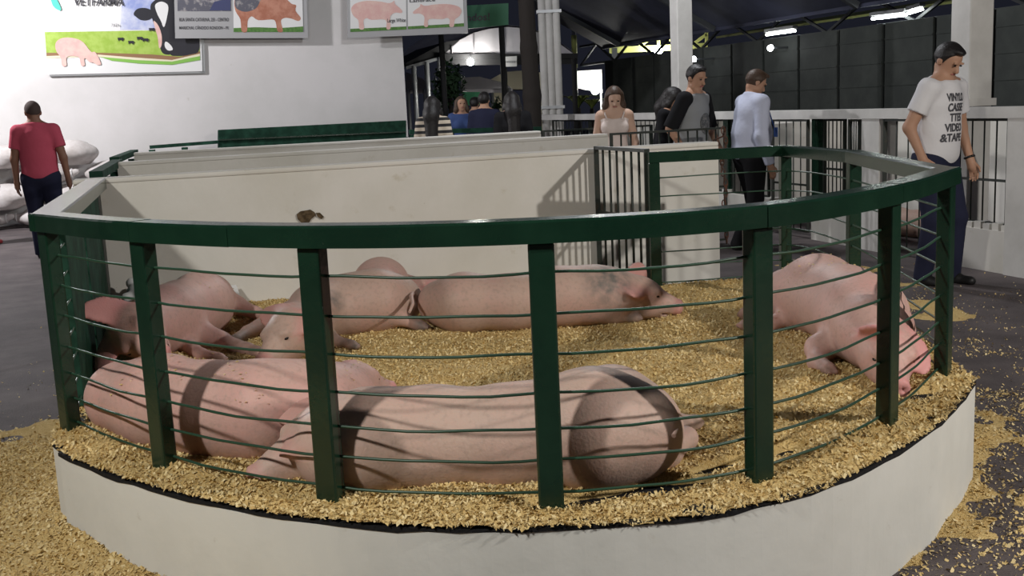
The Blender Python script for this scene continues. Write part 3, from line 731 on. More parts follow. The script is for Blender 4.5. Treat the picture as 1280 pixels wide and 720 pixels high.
def pig(label, spine, rad, head, legs, material, extra=None, dirt=(), tail=None, h=.010):
    """spine rump->neck; head = dict(c, fwd, up, s, ears)"""
    rad = [r*K for r in rad]; head = dict(head); head['s'] *= K; legs = [dict(l, s=l['s']*K) for l in legs]; dirt = [(q, r_*K, a) for q, r_, a in dirt]
    B = Body(); sp_ = [np.array(p, float) for p in spine]; B.chain(sp_, rad, .09)
    eyes = pig_head(B, **head)
    B.cone(sp_[-1], np.array(head['c']), rad[-1], .085*head['s'], .07)
    for l in legs: leg(B, **l)
    for e in (extra or []): B.ell(*e)
    base = (float(np.mean([p[0] for p in sp_])), float(np.mean([p[1] for p in sp_])), ZS)
    o = thing('pig', label, 'pig', base)
    def tint(X):
        c = np.zeros((len(X), 4)); c[:, 3] = 1
        c[:, 0] = B.near('pink', X, .004, .03)*.85
        g = B.near('hoof', X, .004, .05)*.8
        for q, r_, a in dirt: g = np.maximum(g, a*np.clip(1.5*(1-np.linalg.norm(X-np.array(q), axis=1)/r_), 0, 1))
        c[:, 1] = g; return c
    body = B.obj('body', material, o, base, h, floor=ZT-.016, tint=tint)
    for c, A in eyes:
        e = Body().ell(c, (.011, .013, .008), A, .005); e.obj('eye', 'eye', body, base, .004)
    if tail is not None:
        MB().tube(tail, [.012, .011, .009, .007, .005][:len(tail)], 6).build('tail', material, o, base)
    return o, body
UP = V(0, 0, 1)
ZZ = lambda z: ZS+(z-.277)*K
A_ = lambda px, py, z: at(px, py, ZZ(z))
G_ = lambda x, y, z: V(x*K, y*K, ZZ(z))
# front pig, long pale flank towards the wires
pa, pab = pig('large pale pig stretched along the front wires, head resting left',
    [A_(792, 538, 0.393), A_(740, 537, 0.408), A_(640, 548, 0.378), A_(540, 550, 0.378), A_(460, 553, 0.388), A_(425, 558, 0.378)], [.155, .172, .152, .152, .150, .125],
    dict(c=A_(388, 563, .368)+V(.04, .105, 0), fwd=V(-.80, -.34, -.26), up=V(-.30, -.20, 1), s=1.16, ears=(V(-.80, -.55, -.30), V(-.75, .35, -.15))),
    [dict(pts=[A_(770, 560, 0.338), A_(830, 563, 0.308), A_(858, 548, 0.310), A_(850, 542, 0.300)], s=1.0), dict(pts=[A_(790, 520, 0.328), A_(850, 530, 0.320), A_(868, 528, 0.300)], s=.9),
     dict(pts=[A_(450, 552, .320)+V(0, .06, 0), A_(405, 566, .305)+V(0, .06, 0), A_(375, 570, .300)+V(0, .05, 0)], s=.85)],
    'pig_pale', extra=[(A_(765, 505, 0.438), (.13, .14, .12), None, .08)], tail=[A_(826, 520, 0.438), A_(840, 524, 0.438), A_(846, 535, 0.418), A_(842, 545, 0.408)])
# left pig against the wires
SB_ = V(.035, .055, 0)
pb, pbb = pig('pink pig with shavings on its back squeezed against the left wires',
    [A_(135, 503, 0.383)+SB_, A_(185, 510, 0.388)+SB_, A_(250, 520, 0.383)+SB_, A_(315, 522, 0.388)+SB_, A_(375, 516, 0.378)+SB_, A_(408, 507, 0.368)+SB_], [.140, .160, .158, .165, .145, .12],
    dict(c=A_(430, 497, .335)+V(.0, .20, 0), fwd=V(.72, .52, -.22), up=V(-.1, .1, 1), s=.82, ears=(V(.2, .6, -.2), V(.3, -.5, -.6))),
    [dict(pts=[A_(170, 480, 0.338)+SB_+V(0, .1, 0), A_(215, 478, 0.320)+SB_+V(0, .18, 0), A_(240, 480, 0.300)+SB_+V(0, .2, 0)], s=.9),
     dict(pts=[A_(340, 545, 0.328)+SB_, A_(395, 552, 0.320)+SB_+V(0, .05, 0), A_(420, 545, 0.300)+SB_+V(0, .1, 0)], s=.85)],
    'pig_pink')
# pig in the left corner, head laid over the pink pig
pc, pcb = pig('pig lying in the left corner with its head over the pink pig',
    [A_(262, 372, .41), A_(250, 381, .43), A_(226, 392, .43), A_(208, 402, .43), A_(188, 408, .44)], [.135, .155, .150, .160, .125],
    dict(c=A_(158, 413, .475)+V(.035, 0, 0), fwd=V(.58, -.72, -.28), up=V(-.75, -.45, .50), s=1.12, ears=((V(-.58, -.50, .08), V(.35, -.7, .6)), V(-.05, -.5, -.6))),
    [dict(pts=[A_(238, 412, .38), A_(275, 428, .32), A_(308, 437, .305), A_(322, 440, .30)], s=.95), dict(pts=[A_(225, 425, .34), A_(250, 443, .31), A_(275, 448, .30)], s=.85),
     dict(pts=[A_(268, 372, .40), A_(296, 382, .35), A_(320, 391, .32), A_(336, 396, .31)], s=.95)],
    'pig_pink', dirt=[(A_(310, 437, .3), .12, .7)])
# centre-left pig facing left
pd, pdb = pig('tan pig with a scratched cheek facing the left corner, foreleg stretched',
    [A_(497, 376, .41), A_(470, 377, .425), A_(430, 382, .415), A_(395, 390, .415)], [.132, .150, .140, .130],
    dict(c=A_(363, 416, .405), fwd=V(-.42, -.80, -.34), up=V(-.25, -.15, 1), s=1.02, ears=(V(.70, -.45, -.25), V(-.35, .5, .05))),
    [dict(pts=[A_(395, 378, .42), A_(345, 398, .35), A_(310, 416, .32), A_(294, 426, .31)], s=1.0), dict(pts=[A_(400, 408, .36), A_(420, 428, .31), A_(440, 432, .30)], s=.9),
     dict(pts=[A_(490, 395, .36), A_(520, 405, .31), A_(530, 408, .30)], s=.8)],
    'pig_tan', dirt=[(A_(422, 372, .50), .09, .9), (A_(350, 425, .42), .06, .7), (A_(294, 426, .31), .12, .7)])
# the one behind it, only its back shows
pe, peb = pig('pig curled against the back partition, only its back showing behind the tan pig',
    [G_(-.735, 6.02, .40), G_(-.76, 6.2, .40), G_(-.76, 6.42, .34), G_(-.60, 6.50, .30)], [.130, .145, .12, .08],
    dict(c=G_(-.42, 6.50, .295), fwd=V(.9, .05, -.12), up=UP, s=.66, ears=(V(-.3, .6, -.1), V(-.3, -.6, -.1))),
    [dict(pts=[G_(-.62, 6.22, .36), G_(-.52, 6.22, .31), G_(-.46, 6.2, .30)], s=.8)], 'pig_pink')
# back pig facing right
pf, pfb = pig('long tan pig with grey dirt patches lying along the back partition',
    [A_(551, 379, .405), A_(580, 379, .415), A_(640, 378, .41), A_(700, 371, .42), A_(745, 368, .42), A_(770, 369, .41)], [.120, .138, .128, .138, .132, .115],
    dict(c=A_(797, 370, .39), fwd=V(.90, -.12, -.20), up=V(.1, 0, 1), s=.98, ears=(V(.25, .6, .30), V(-.1, -.75, -.1))),
    [dict(pts=[A_(735, 388, .35), A_(770, 396, .31), A_(795, 397, .30)], s=.8), dict(pts=[A_(570, 390, .35), A_(610, 402, .31), A_(630, 404, .30)], s=.8)],
    'pig_tan', dirt=[(A_(762, 352, .50), .17, 1.0), (A_(697, 360, .46), .10, .9), (A_(842, 384, .36), .05, .9), (A_(770, 385, .40), .12, .8)],
    tail=[A_(518, 362, .46), A_(514, 370, .46), A_(516, 380, .44), A_(512, 390, .42)])
# right pig, facing the viewer
pg, pgb = pig('pink pig lying nose-down against the corner post on the right',
    [G_(1.37, 5.26, .40), G_(1.46, 5.06, .44), G_(1.50, 4.78, .435), G_(1.485, 4.50, .44), G_(1.465, 4.28, .42)], [.145, .178, .168, .172, .14],
    dict(c=G_(1.445, 4.08, .385), fwd=V(-.14, -.92, -.30), up=V(.05, -.25, 1), s=1.0, ears=(V(.1, -.55, -.45), V(-.1, -.5, .2))),
    [dict(pts=[G_(1.34, 5.2, .40), G_(1.20, 5.22, .34), G_(1.17, 5.34, .31)], s=1.1), dict(pts=[G_(1.40, 5.1, .36), G_(1.22, 5.02, .32), G_(1.12, 5.10, .305)], s=1.0),
     dict(pts=[G_(1.38, 4.45, .37), G_(1.27, 4.40, .34), G_(1.23, 4.30, .31), G_(1.25, 4.2, .30)], s=1.0)],
    'pig_pink', dirt=[(G_(1.50, 4.20, .42), .14, .9), (G_(1.58, 4.55, .5), .14, .5)])
# a pig in the stall across the aisle
pz = at(1133, 306, 0)

# shavings stuck to backs
def sprinkle(name, label, o, body, n, fn, up0=.35):
    me = body.data; vs = np.zeros(len(me.vertices)*3); me.vertices.foreach_get('co', vs); vs = vs.reshape(-1, 3); ns = np.zeros(len(vs)*3)
    me.vertices.foreach_get('normal', ns); ns = ns.reshape(-1, 3); w = vs+np.array(o.location)
    k = np.flatnonzero((ns[:, 2] > up0) & fn(w)); k = RNG.choice(k, min(n, len(k)), replace=False)
    tag(link(name, chips_mesh(name, w[k]+ns[k]*.003, .005, .013, .3), 'chip_flakes'), label, 'wood flakes', kind='stuff')
sprinkle('stuck_shavings', 'wood flakes stuck to the back of the pink pig at the left wires', pb, pbb, 260, lambda w: fbm(w[:, 0]*7, w[:, 1]*7) > .48)
sprinkle('stuck_shavings', 'wood flakes stuck to the back of the pig by the right corner post', pg, pgb, 160, lambda w: (w[:, 1] > 4.55) & (fbm(w[:, 0]*6, w[:, 1]*6) > .45))
sprinkle('stuck_shavings', 'few wood flakes on the flank of the pig in the left corner', pc, pcb, 60, lambda w: w[:, 1] > 4.35)

# ------------------------------------------------------------------ PEOPLE
mat('skin_tan', (.42, .24, .16), .55, .3, sub=.1); mat('skin_light', (.55, .36, .27), .55, .3, sub=.1); mat('skin_dark', (.24, .12, .08), .55, .3, sub=.1)
mat('hair_black', (.012, .010, .010), .5, .4, bump=(60, .6)); mat('hair_brown', (.06, .035, .022), .5, .4, bump=(60, .6)); mat('hair_shaved', (.07, .05, .045), .8, .2, bump=(150, .4))
mat('cloth_red', (.50, .085, .13), .85, .1, bump=(25, .3)); mat('cloth_navy', (.020, .022, .045), .85, .1, bump=(25, .3)); mat('cloth_black', (.014, .014, .016), .85, .1, bump=(25, .3))
mat('cloth_white', (.66, .65, .67), .85, .1, bump=(18, .4)); mat('cloth_blue', (.50, .53, .66), .85, .1, bump=(18, .5)); mat('cloth_grey', (.27, .28, .29), .85, .1, bump=(20, .4))
mat('cloth_cream', (.72, .62, .58), .85, .1, bump=(25, .3)); mat('cloth_pink', (.65, .08, .20), .85, .1); mat('cloth_denim', (.05, .08, .20), .85, .1); mat('cloth_print', (.09, .095, .10), .85, .1, noise=(35, (.2, .2, .2), .45, .6))
mat('shoe_black', (.012, .012, .012), .5, .4); mat('shoe_red', (.45, .05, .06), .6, .3); mat('shoe_grey', (.2, .2, .2), .6, .3); mat('lip', (.35, .13, .11), .5, .3); mat('lanyard', (.03, .07, .22), .6)
def stripes(name, c1, c2, sc):
    M = bpy.data.materials.new(name); M.use_nodes = True; N = M.node_tree.nodes; L = M.node_tree.links; b = N['Principled BSDF']; b.inputs['Roughness'].default_value = .85
    tc = N.new('ShaderNodeTexCoord'); w = N.new('ShaderNodeTexWave'); w.bands_direction = 'Z'; w.inputs['Scale'].default_value = sc; L.new(tc.outputs['Object'], w.inputs[0])
    r = N.new('ShaderNodeValToRGB'); r.color_ramp.interpolation = 'CONSTANT'; r.color_ramp.elements[0].color = (*c1, 1); r.color_ramp.elements[1].color = (*c2, 1); r.color_ramp.elements[1].position = .45
    L.new(w.outputs[0], r.inputs[0]); L.new(r.outputs[0], b.inputs['Base Color']); MATS[name] = M
stripes('cloth_striped', (.02, .02, .022), (.6, .52, .42), 4.2)

def person(label, loc, face, H=1.75, skin='skin_tan', hair=('hair_black', 'short'), top=('cloth_white', 'tee'), pants='cloth_navy', shoes='shoe_black', h=.011,
           armR=None, armL=None, legR=(0, 0), legL=(0, 0), lean=.0, head=(0, 0, 0), build=1.0, belly=0.0, fem=False, sleeves=None, group=None, side=0.0):
    """face = facing direction (x,y). arms: (elbow, wrist) offsets from the shoulder as fractions of H, x outward. head = (turn left, nod down, tilt) in radians."""
    fy = unit(V(face[0], face[1], 0)); rx = np.cross(fy, UP); loc = V(loc[0], loc[1], 0)
    W_ = lambda x, y, z: loc+(rx*x+fy*y+UP*z)*H
    wx = lambda v: loc+(rx*v[0]+fy*v[1]+UP*v[2])*H
    AX = [rx, fy, UP]
    t = thing('person', label, 'person', tuple(loc), group=group)
    sw = (.088 if fem else .099)*build; hp = .052*build; d_ = .5
    ln = lambda z: lean*max(0, (z-.52)/.30)
    hips = {q: V(q*hp, 0, .505) for q in (-1, 1)}; sho = {q: V(q*sw+side*.8, ln(.80), .796) for q in (-1, 1)}
    knee = {}; ank = {}
    for q, lg in ((1, legR), (-1, legL)):
        knee[q] = V(q*(hp+.004), .012+lg[0], .275); ank[q] = V(q*(hp+.004), -.012+lg[1], .048)
    arm = {}
    for q, a in ((1, armR), (-1, armL)):
        e, w = a or ((.028, -.012, -.175), (.034, .022, -.325))
        arm[q] = (sho[q]+V(q*e[0], e[1], e[2]), sho[q]+V(q*w[0], w[1], w[2]))
    r = lambda x: x*H
    def torso(B, g, clip=(), k=.05):
        B.ell(W_(0, ln(.54), .535), (r(.088*build)+g, r(.064*build)+g, r(.070)+g), AX, k, None, clip)
        B.ell(W_(side*.4, ln(.62)+belly*.25, .620), (r((.074 if fem else .084)*build)+g, r(.060*build+belly*.8)+g, r(.085)+g), AX, k, None, clip)
        B.ell(W_(side*.8, ln(.73), .735), (r((.086 if fem else .098)*build)+g, r(.064*build+belly*.3)+g, r(.088)+g), AX, k, None, clip)
        B.cone(wx(sho[-1]+V(.012, 0, .0)), wx(sho[1]+V(-.012, 0, .0)), r(.036)+g, r(.036)+g, k, None, clip)
        B.cone(W_(side*.8, ln(.79), .79), W_(side*.9, ln(.83), .832), r(.050)+g, r(.036)+g, k, None, clip)
        for q in (-1, 1): B.cone(W_(q*.02+side*.9, ln(.83), .838), wx(sho[q]*V(.72, 1, 1)+V(0, 0, .008)), r(.026)+g*.7, r(.028)+g*.7, k, None, clip)
        if fem:
            for q in (-1, 1): B.ell(W_(q*.045+side*.7, ln(.73)+.052, .725), (r(.036)+g, r(.026)+g, r(.036)+g), AX, .04, None, clip)
    B = Body(); torso(B, 0)
    for q in (-1, 1):
        B.cone(wx(hips[q]), wx(knee[q]), r(.050*build), r(.034), .04); B.cone(wx(knee[q]), wx(ank[q]), r(.032), r(.022), .03)
        B.cone(wx(ank[q]), wx(ank[q]+V(0, .035, -.026)), r(.019), r(.012), .02)
        e, w = arm[q]; B.cone(wx(sho[q]), wx(e), r(.030*build), r(.024), .035); B.cone(wx(e), wx(w), r(.0235), r(.0155), .025)
        # hand: palm, four fingers with a bend, thumb from the side
        d = unit(wx(w)-wx(e)); pn = unit(np.cross(d, fy)) if abs(np.dot(d, fy)) < .95 else rx; fr = unit(np.cross(pn, d)); inn = -rx*q
        pc = wx(w)+d*r(.026); B.cone(wx(w), pc, r(.0155), r(.017), .02); B.ell(pc, (r(.024), r(.022), r(.011)), [d, fr, pn], .012)
        for i, (o_, l_) in enumerate(((.0165, .040), (.0055, .045), (-.0055, .042), (-.0155, .033))):
            k0 = pc+d*r(.018)+fr*r(o_); k1 = k0+d*r(l_*.5)+inn*r(.004); k2 = k1+d*r(l_*.42)+inn*r(.013); B.cone(k0, k1, r(.0052), r(.0048), .005); B.cone(k1, k2, r(.0048), r(.004), .004)
        B.cone(pc-d*r(.008)+fr*r(.018), pc+d*r(.012)+fr*r(.031)+inn*r(.006), r(.0065), r(.0056), .006); B.cone(pc+d*r(.012)+fr*r(.031)+inn*r(.006), pc+d*r(.030)+fr*r(.032)+inn*r(.010), r(.0056), r(.0045), .004)
    # head
    ty, nod, tilt = head
    f0 = fy*math.cos(ty)-rx*math.sin(ty); hf = unit(f0*math.cos(nod)-UP*math.sin(nod)); hr = unit(np.cross(hf, UP)); hu = np.cross(hr, hf)
    hr, hu = hr*math.cos(tilt)+hu*math.sin(tilt), hu*math.cos(tilt)-hr*math.sin(tilt)
    nb = W_(side*.9, ln(.83), .825); hc = nb+UP*r(.068)+hf*r(.012)+hu*r(.022)-rx*0; HA = [hr, hf, hu]; P = lambda x, y, z: hc+(hr*x+hf*y+hu*z)*H
    B.cone(nb, P(0, -.012, -.035), r(.031), r(.030), .03)
    B.ell(P(0, -.006, .012), (r(.043), r(.054), r(.052)), HA, .02); B.ell(P(0, .012, -.026), (r(.034), r(.038), r(.040)), HA, .03); B.ell(P(0, .036, -.052), (r(.015), r(.013), r(.011)), HA, .02)
    B.cone(P(0, .045, .004), P(0, .058, -.018), r(.0065), r(.0095), .012)
    for q in (-1, 1):
        B.ell(P(q*.044, -.006, -.006), (r(.006), r(.013), r(.019)), HA, .006); B.ell(P(q*.019, .054, .004), (r(.011), r(.008), r(.006)), HA, .006, neg=True); B.ell(P(q*.018, .050, .014), (r(.014), r(.006), r(.004)), HA, .006)
    body = B.obj('body', skin, t, loc, h)
    for q in (-1, 1): Body().ell(P(q*.0185, .0485, .0035), (r(.008), r(.004), r(.0038)), HA, .002).obj('eye', 'eye', body, loc, .004)
    Body().ell(P(0, .0505, -.034), (r(.016), r(.0045), r(.0042)), HA, .002).obj('mouth', 'lip', body, loc, .004)
    # hair
    if hair:
        hm_, st = hair; Hb = Body(); face_clip = (P(0, .028, .036), unit(hf*.72-hu*.70)); g = r(.0045 if st == 'shaved' else .0075)
        if st in ('shaved', 'short'):
            low = (P(0, 0, -.028 if st == 'short' else -.020), unit(-hu+hf*.75)); Hb.ell(P(0, -.006, .012), (r(.043)+g, r(.054)+g, r(.052)+g), HA, .02, None, (face_clip, low))
            if st == 'short':
                Hb.p.pop(); up_ = (P(0, 0, .006), unit(-hu+hf*.35)); Hb.ell(P(0, -.006, .012), (r(.043)+g, r(.054)+g, r(.052)+g), HA, .012, None, (face_clip, up_))
                Hb.ell(P(0, -.006, .010), (r(.043)+.006, r(.054)+.007, r(.052)+.006), HA, .012, None, ((P(0, .012, 0), unit(hf-hu*.35)), (P(0, 0, -.034), unit(-hu+hf*.55)))); Hb.ell(P(.006, .026, .056), (r(.028), r(.026), r(.011)), HA, .015)
        else:
            L = {'bob': .11, 'long': .25}[st]
            Hb.ell(P(0, -.010, .014), (r(.050), r(.060), r(.058)), HA, .02, None, (face_clip,)); Hb.chain([P(0, -.035, 0), nb-fy*r(.050)+UP*r(.02), nb-fy*r(.062)-UP*r(L-.06)], [r(.048), r(.055), r(.042)], .04)
            for q in (-1, 1): Hb.chain([P(q*.040, -.004, .02), P(q*.050, .004, -.05), P(q*.052, .004, -.05)-UP*r(L*.35)], [r(.018), r(.022), r(.016)], .03)
        Hb.obj('hair', hm_, t, loc, max(h*.9, .008))
    # trousers
    T = Body(); wcl = (W_(0, 0, .575), UP)
    T.ell(W_(0, 0, .525), (r(.092*build)+.01, r(.070*build)+.01, r(.075)), AX, .05, None, (wcl,))
    for q in (-1, 1):
        T.cone(wx(hips[q]), wx(knee[q]), r(.055*build)+.012, r(.044), .04, None, (wcl,)); T.cone(wx(knee[q]), wx(ank[q]+V(0, 0, -.012)), r(.043), r(.036), .03, None, ((W_(0, 0, .022), -UP),))
    T.obj('trousers', pants, t, loc, h)
    # shirt
    mt, st = top; Sh = Body(); g = .014
    hem = (W_(0, 0, (.462 if st == 'tee' else .49) if st != 'tank' else .52), -UP); neck = (W_(0, ln(.8), .838 if st == 'collar' else .826), unit(UP+fy*.35))
    if st == 'tank': neck = (W_(0, ln(.76), .785), unit(UP+fy*.25))
    torso(Sh, g if st != 'tank' else .008, (hem, neck))
    Sh.ell(W_(0, ln(.55)*.5+belly*.15, .545), (r(.092*build)+g, r(.068*build+belly*.5)+g, r(.075)), AX, .05, None, (hem,))
    if st != 'tank' and not fem: Sh.ell(W_(side*.4, ln(.62)+belly*.2, .635), (r(.094*build)+g, r(.066*build+belly*.7)+g, r(.13)), AX, .05, None, (hem, neck))
    sl = {'tee': .62, 'collar': 2, 'long': 2, 'raglan': 0}.get(st, 0)
    sm = sleeves or mt
    Sb = Sh if sm == mt else Body()
    for q in (-1, 1):
        if st == 'tank':
            continue
        e, w = arm[q]; a = wx(sho[q]); b = wx(e); c = wx(w)
        L_ = .62 if st == 'tee' else (1.05 if st == 'raglan' else 2)
        if L_ < 1.5:
            cut = a+(b-a)*min(L_, 1.0); Sb.cone(a, a+(b-a)*1.1, r(.031*build)+g, r(.033)+g, .03, None, ((cut, unit(b-a)),))
        else:
            Sb.cone(a, b, r(.030*build)+g, r(.028)+g*.8, .03); Sb.cone(b, b+(c-b)*1.1, r(.029)+g*.8, r(.023)+g*.5, .03, None, ((b+(c-b)*.97, unit(c-b)),))
        if Sb is not Sh: Sb.ell(a-rx*q*r(.012), (r(.045), r(.045), r(.040)), AX, .03)
    shirt = Sh.obj('shirt', mt, t, loc, h)
    if Sb is not Sh: Sb.obj('sleeves', sm, t, loc, h)
    if st == 'tank':
        for q in (-1, 1):
            pts = [W_(q*.045, ln(.8)+.062, .775), W_(q*.058, ln(.8)+.045, .81), W_(q*.060, ln(.8)+.0, .842), W_(q*.055, ln(.8)-.05, .80), W_(q*.05, ln(.8)-.06, .77)]
            MB().tube(pts, .009, 6).build('strap', mt, t, loc)
    # shoes
    for q in (-1, 1):
        Z_ = Body(); fl = ((W_(0, 0, .002), -UP),); a = ank[q]
        Z_.cone(wx(V(a[0], a[1]-.012, .018)), wx(V(a[0], a[1]+.085, .014)), r(.021), r(.020), .02, None, fl); Z_.cone(wx(V(a[0], a[1], .028)), wx(V(a[0], a[1]+.03, .024)), r(.021), r(.020), .02, None, fl)
        Z_.obj('shoe', shoes, t, loc, h)
    t['_'] = 0; del t['_']
    return dict(t=t, shirt=shirt, loc=loc, W=W_, P=P, rx=rx, fy=fy, H=H, nb=nb, arm=arm, wx=wx, HA=HA)

def drape_text(p, lines, material, cx, zc, width, lh, src, dirv):
    """lettering laid on the shirt cloth: projected along dirv"""
    sh = p['shirt'].data; vs = [v.co.copy() for v in sh.vertices]; bv = BVHTree.FromPolygons(vs, [tuple(q.vertices) for q in sh.polygons])
    d = unit(dirv); R_ = unit(np.cross(UP, -d)); 
    for i, (s_, xo, wd) in enumerate(lines):
        v, f = text_mesh(s_, 1.0, bold=.035); v[:, 0] = v[:, 0]/v[:, 0].max()*wd; v[:, 1] = v[:, 1]/v[:, 1].max()*lh*.78
        bm = bmesh.new(); bvs = [bm.verts.new(q) for q in v]
        for q in f:
            try: bm.faces.new([bvs[k_] for k_ in q])
            except ValueError: pass
        bmesh.ops.triangulate(bm, faces=bm.faces); bmesh.ops.subdivide_edges(bm, edges=[e for e in bm.edges if e.calc_length() > .02], cuts=2, use_grid_fill=True)
        for q in bm.verts:
            w = src+R_*(q.co.x+xo)+UP*(q.co.y-lh*i)-d*.5
            hit = bv.ray_cast(Vector(w-p['loc']), Vector(d))
            q.co = (hit[0]-Vector(d)*.004) if hit[0] is not None else Vector(w+d*.45-p['loc'])
        me = bpy.data.meshes.new('lettering'); bm.to_mesh(me); bm.free(); link('lettering', me, material, p['t'])

# man walking away on the left
q = at(63, 323, 0); red = person('man in a red t-shirt and dark trousers walking away', q, (-.22, 1), 1.79, 'skin_dark', ('hair_shaved', 'shaved'), ('cloth_red', 'tee'), 'cloth_navy', h=.010,
    legR=(.015, -.05), legL=(.03, .06), head=(.35, .28, .0), build=1.06, armR=((.040, -.01, -.17), (.055, .0, -.315)), armL=((.035, .0, -.17), (.040, .015, -.315)))
# someone half out of frame at the left edge
q = at(-16, 306, 0); person('person in red clothing and red shoes standing beside the sacks', q, (.3, 1), 1.72, 'skin_tan', ('hair_black', 'short'), ('cloth_red', 'tee'), 'cloth_navy', 'shoe_red', h=.018)
# man in the white printed t-shirt
q = at(1166, 354, 0); wt = person('man in a white lettered t-shirt, head bowed, hand in pocket', q, (.62, -.80), 1.82, 'skin_tan', ('hair_black', 'short'), ('cloth_white', 'tee'), 'cloth_navy', h=.009,
    armR=((.050, -.050, -.150), (.042, .005, -.270)), armL=((.040, .0, -.165), (.040, .045, -.300)), legR=(.02, .0), legL=(.05, .06), lean=.028, head=(-.12, .62, .0), build=1.05)
tx = [('VINYLO', .0, .185), ('CASSE', .01, .165), ('TTES', .035, .135), ('VIDEO', -.005, .185), ('&TAPE', -.03, .21)]
drape_text(wt, tx, 'print_text', 0, 0, 0, .072, wt['W'](.062, .0, .742), -wt['fy']*1.0+V(0, 0, -.02))
a = wt['wx'](wt['arm'][-1][1]); b = wt['wx'](wt['arm'][-1][0]); d = unit(a-b); u = unit(np.cross(d, (1, 0, 0))); w = np.cross(d, u)
MB().tube([a-d*.03+(u*math.cos(t)+w*math.sin(t))*.034 for t in np.linspace(0, 6.28, 14)], .009, 6).build('wristwatch', 'shoe_black', wt['t'], wt['loc'])
# man in the light blue shirt
q = at(938, 309, 0); bl = person('man in a pale blue long-sleeved shirt and black trousers looking down', q, (.95, .25), 1.74, 'skin_tan', ('hair_brown', 'short'), ('cloth_blue', 'collar'), 'cloth_black', h=.010,
    armR=((.030, -.02, -.18), (.030, .03, -.335)), armL=((.02, .03, -.17), (.0, .10, -.28)), legR=(-.01, -.10), legL=(.04, .06), lean=.02, head=(-.1, .55, 0), build=1.12, belly=.034)
W_ = bl['W']; MB().tube([bl['nb']-bl['fy']*.07+UP*.02, bl['nb']+bl['rx']*.07+UP*.0, W_(.03, .09, .79), W_(.0, .135, .70), W_(0, .15, .66)], .007, 6).build('lanyard', 'lanyard', bl['t'], bl['loc'])
MB().box(W_(0, .16, .63), (.06, .012, .09), [bl['rx'], bl['fy'], UP]).build('badge', 'lanyard', bl['t'], bl['loc'])
# man in the grey and black raglan shirt
q = atd(862, 150, 10.75); gm = person('young man in a grey shirt with black sleeves looking down', q, (.80, -.62), 1.815, 'skin_tan', ('hair_black', 'short'), ('cloth_grey', 'raglan'), 'cloth_navy', h=.011, sleeves='cloth_black',
    armR=((.05, -.06, -.15), (.04, .01, -.26)), armL=((.04, .02, -.16), (.02, .08, -.27)), lean=.03, head=(-.25, .35, .0), build=1.1)
W_ = gm['W']; Bp = Body(); Bp.ell(W_(.0, .092, .665), (.085, .03, .11), [gm['rx'], gm['fy'], UP], .01); Bp.obj('shirt_print', 'cloth_print', gm['t'], gm['loc'], .01)
# person in black behind him
q = atd(829, 150, 11.7); person('person all in black bending behind the young man in grey', q, (.5, -.3), 1.62, 'skin_tan', ('hair_black', 'bob'), ('cloth_black', 'long'), 'cloth_black', h=.014, lean=.05, head=(.2, .8, 0))
# woman in the pale top
q = atd(768, 150, 11.2); person('woman with shoulder-length dark hair in a pale strappy top', q, (-.08, -1), 1.645, 'skin_light', ('hair_brown', 'bob'), ('cloth_cream', 'tank'), 'cloth_denim', h=.010, fem=True,
    armR=((.035, .01, -.17), (.0, .09, -.27)), armL=((.035, .01, -.17), (.0, .09, -.27)), lean=.02, head=(.1, .5, .0))
# crowd behind the pens
q = atd(541, 150, 12.9); person('person in a striped top with long dark hair, back turned', q, (.15, 1), 1.64, 'skin_light', ('hair_black', 'long'), ('cloth_striped', 'tee'), 'cloth_denim', h=.016, fem=True)
q = atd(641, 150, 13.4); person('person with waist-long black hair in black clothes, back turned', q, (-.1, 1), 1.66, 'skin_light', ('hair_black', 'long'), ('cloth_black', 'long'), 'cloth_black', h=.016, fem=True, build=1.1)
q = atd(577, 150, 16.5); person('person in a denim blue top standing in the crowd', q, (.3, -1), 1.66, 'skin_tan', ('hair_brown', 'bob'), ('cloth_denim', 'tee'), 'cloth_black', h=.02, fem=True)
q = atd(594, 150, 18.5); person('person in a grey top beside the dark-clothed person', q, (.3, .8), 1.66, 'skin_tan', ('hair_black', 'short'), ('cloth_grey', 'tee'), 'cloth_black', h=.02)
q = atd(606, 150, 15.5); person('person in dark navy clothes standing before the green screen', q, (.2, 1), 1.70, 'skin_tan', ('hair_black', 'short'), ('cloth_navy', 'long'), 'cloth_black', h=.02)
q = atd(621, 150, 17); person('child in a bright pink t-shirt in the crowd', q, (.3, 1), 1.36, 'skin_tan', ('hair_black', 'short'), ('cloth_pink', 'tee'), 'cloth_denim', h=.02)

# ------------------------------------------------------------------ stalls across the aisle
SA = at(1275, 346, 0); SB = at(1035, 303, 0); ES = unit(SB-SA); NS = unit(np.cross(ES, UP))
if NS[0] < 0: NS = -NS
def onS(px, off=0.0):
    """ground point of the stall front (moved off metres behind it) seen in column px near the horizon"""
    p = onplane(px, 200, SA+NS*off, NS); return V(p[0], p[1], 0)
BZ = .36; TB0, TB1 = 1.20, 1.285
stall_st = thing('stall_base_wall', 'low ragged white wall under the black bars of the far stalls', 'wall', tuple(onS(850))); L_ = sub(stall_st)
def sblock(px0, px1, z0, z1, th, material, name, parent, org, off=0.0):
    a = onS(px0)+NS*off; b = onS(px1)+NS*off; mb = MB(); mb.prism([a+UP*z0, b+UP*z0, b+UP*z1, a+UP*z1], NS*th); return mb.build(name, material, parent, org)
sblock(672, 962, 0, BZ, .14, 'white_wall', 'wall_section', stall_st, L_)
sblock(1014, 1058, 0, BZ, .14, 'white_wall', 'wall_section', stall_st, L_)
o = thing('stall_front_block', 'white plastered block wall beneath the bars beside the right column', 'wall', tuple(onS(1235))); L_ = sub(o)
sblock(1186, 1261.5, 0, BZ-.03, .16, 'white_wall', 'wall_body', o, L_, -.01)
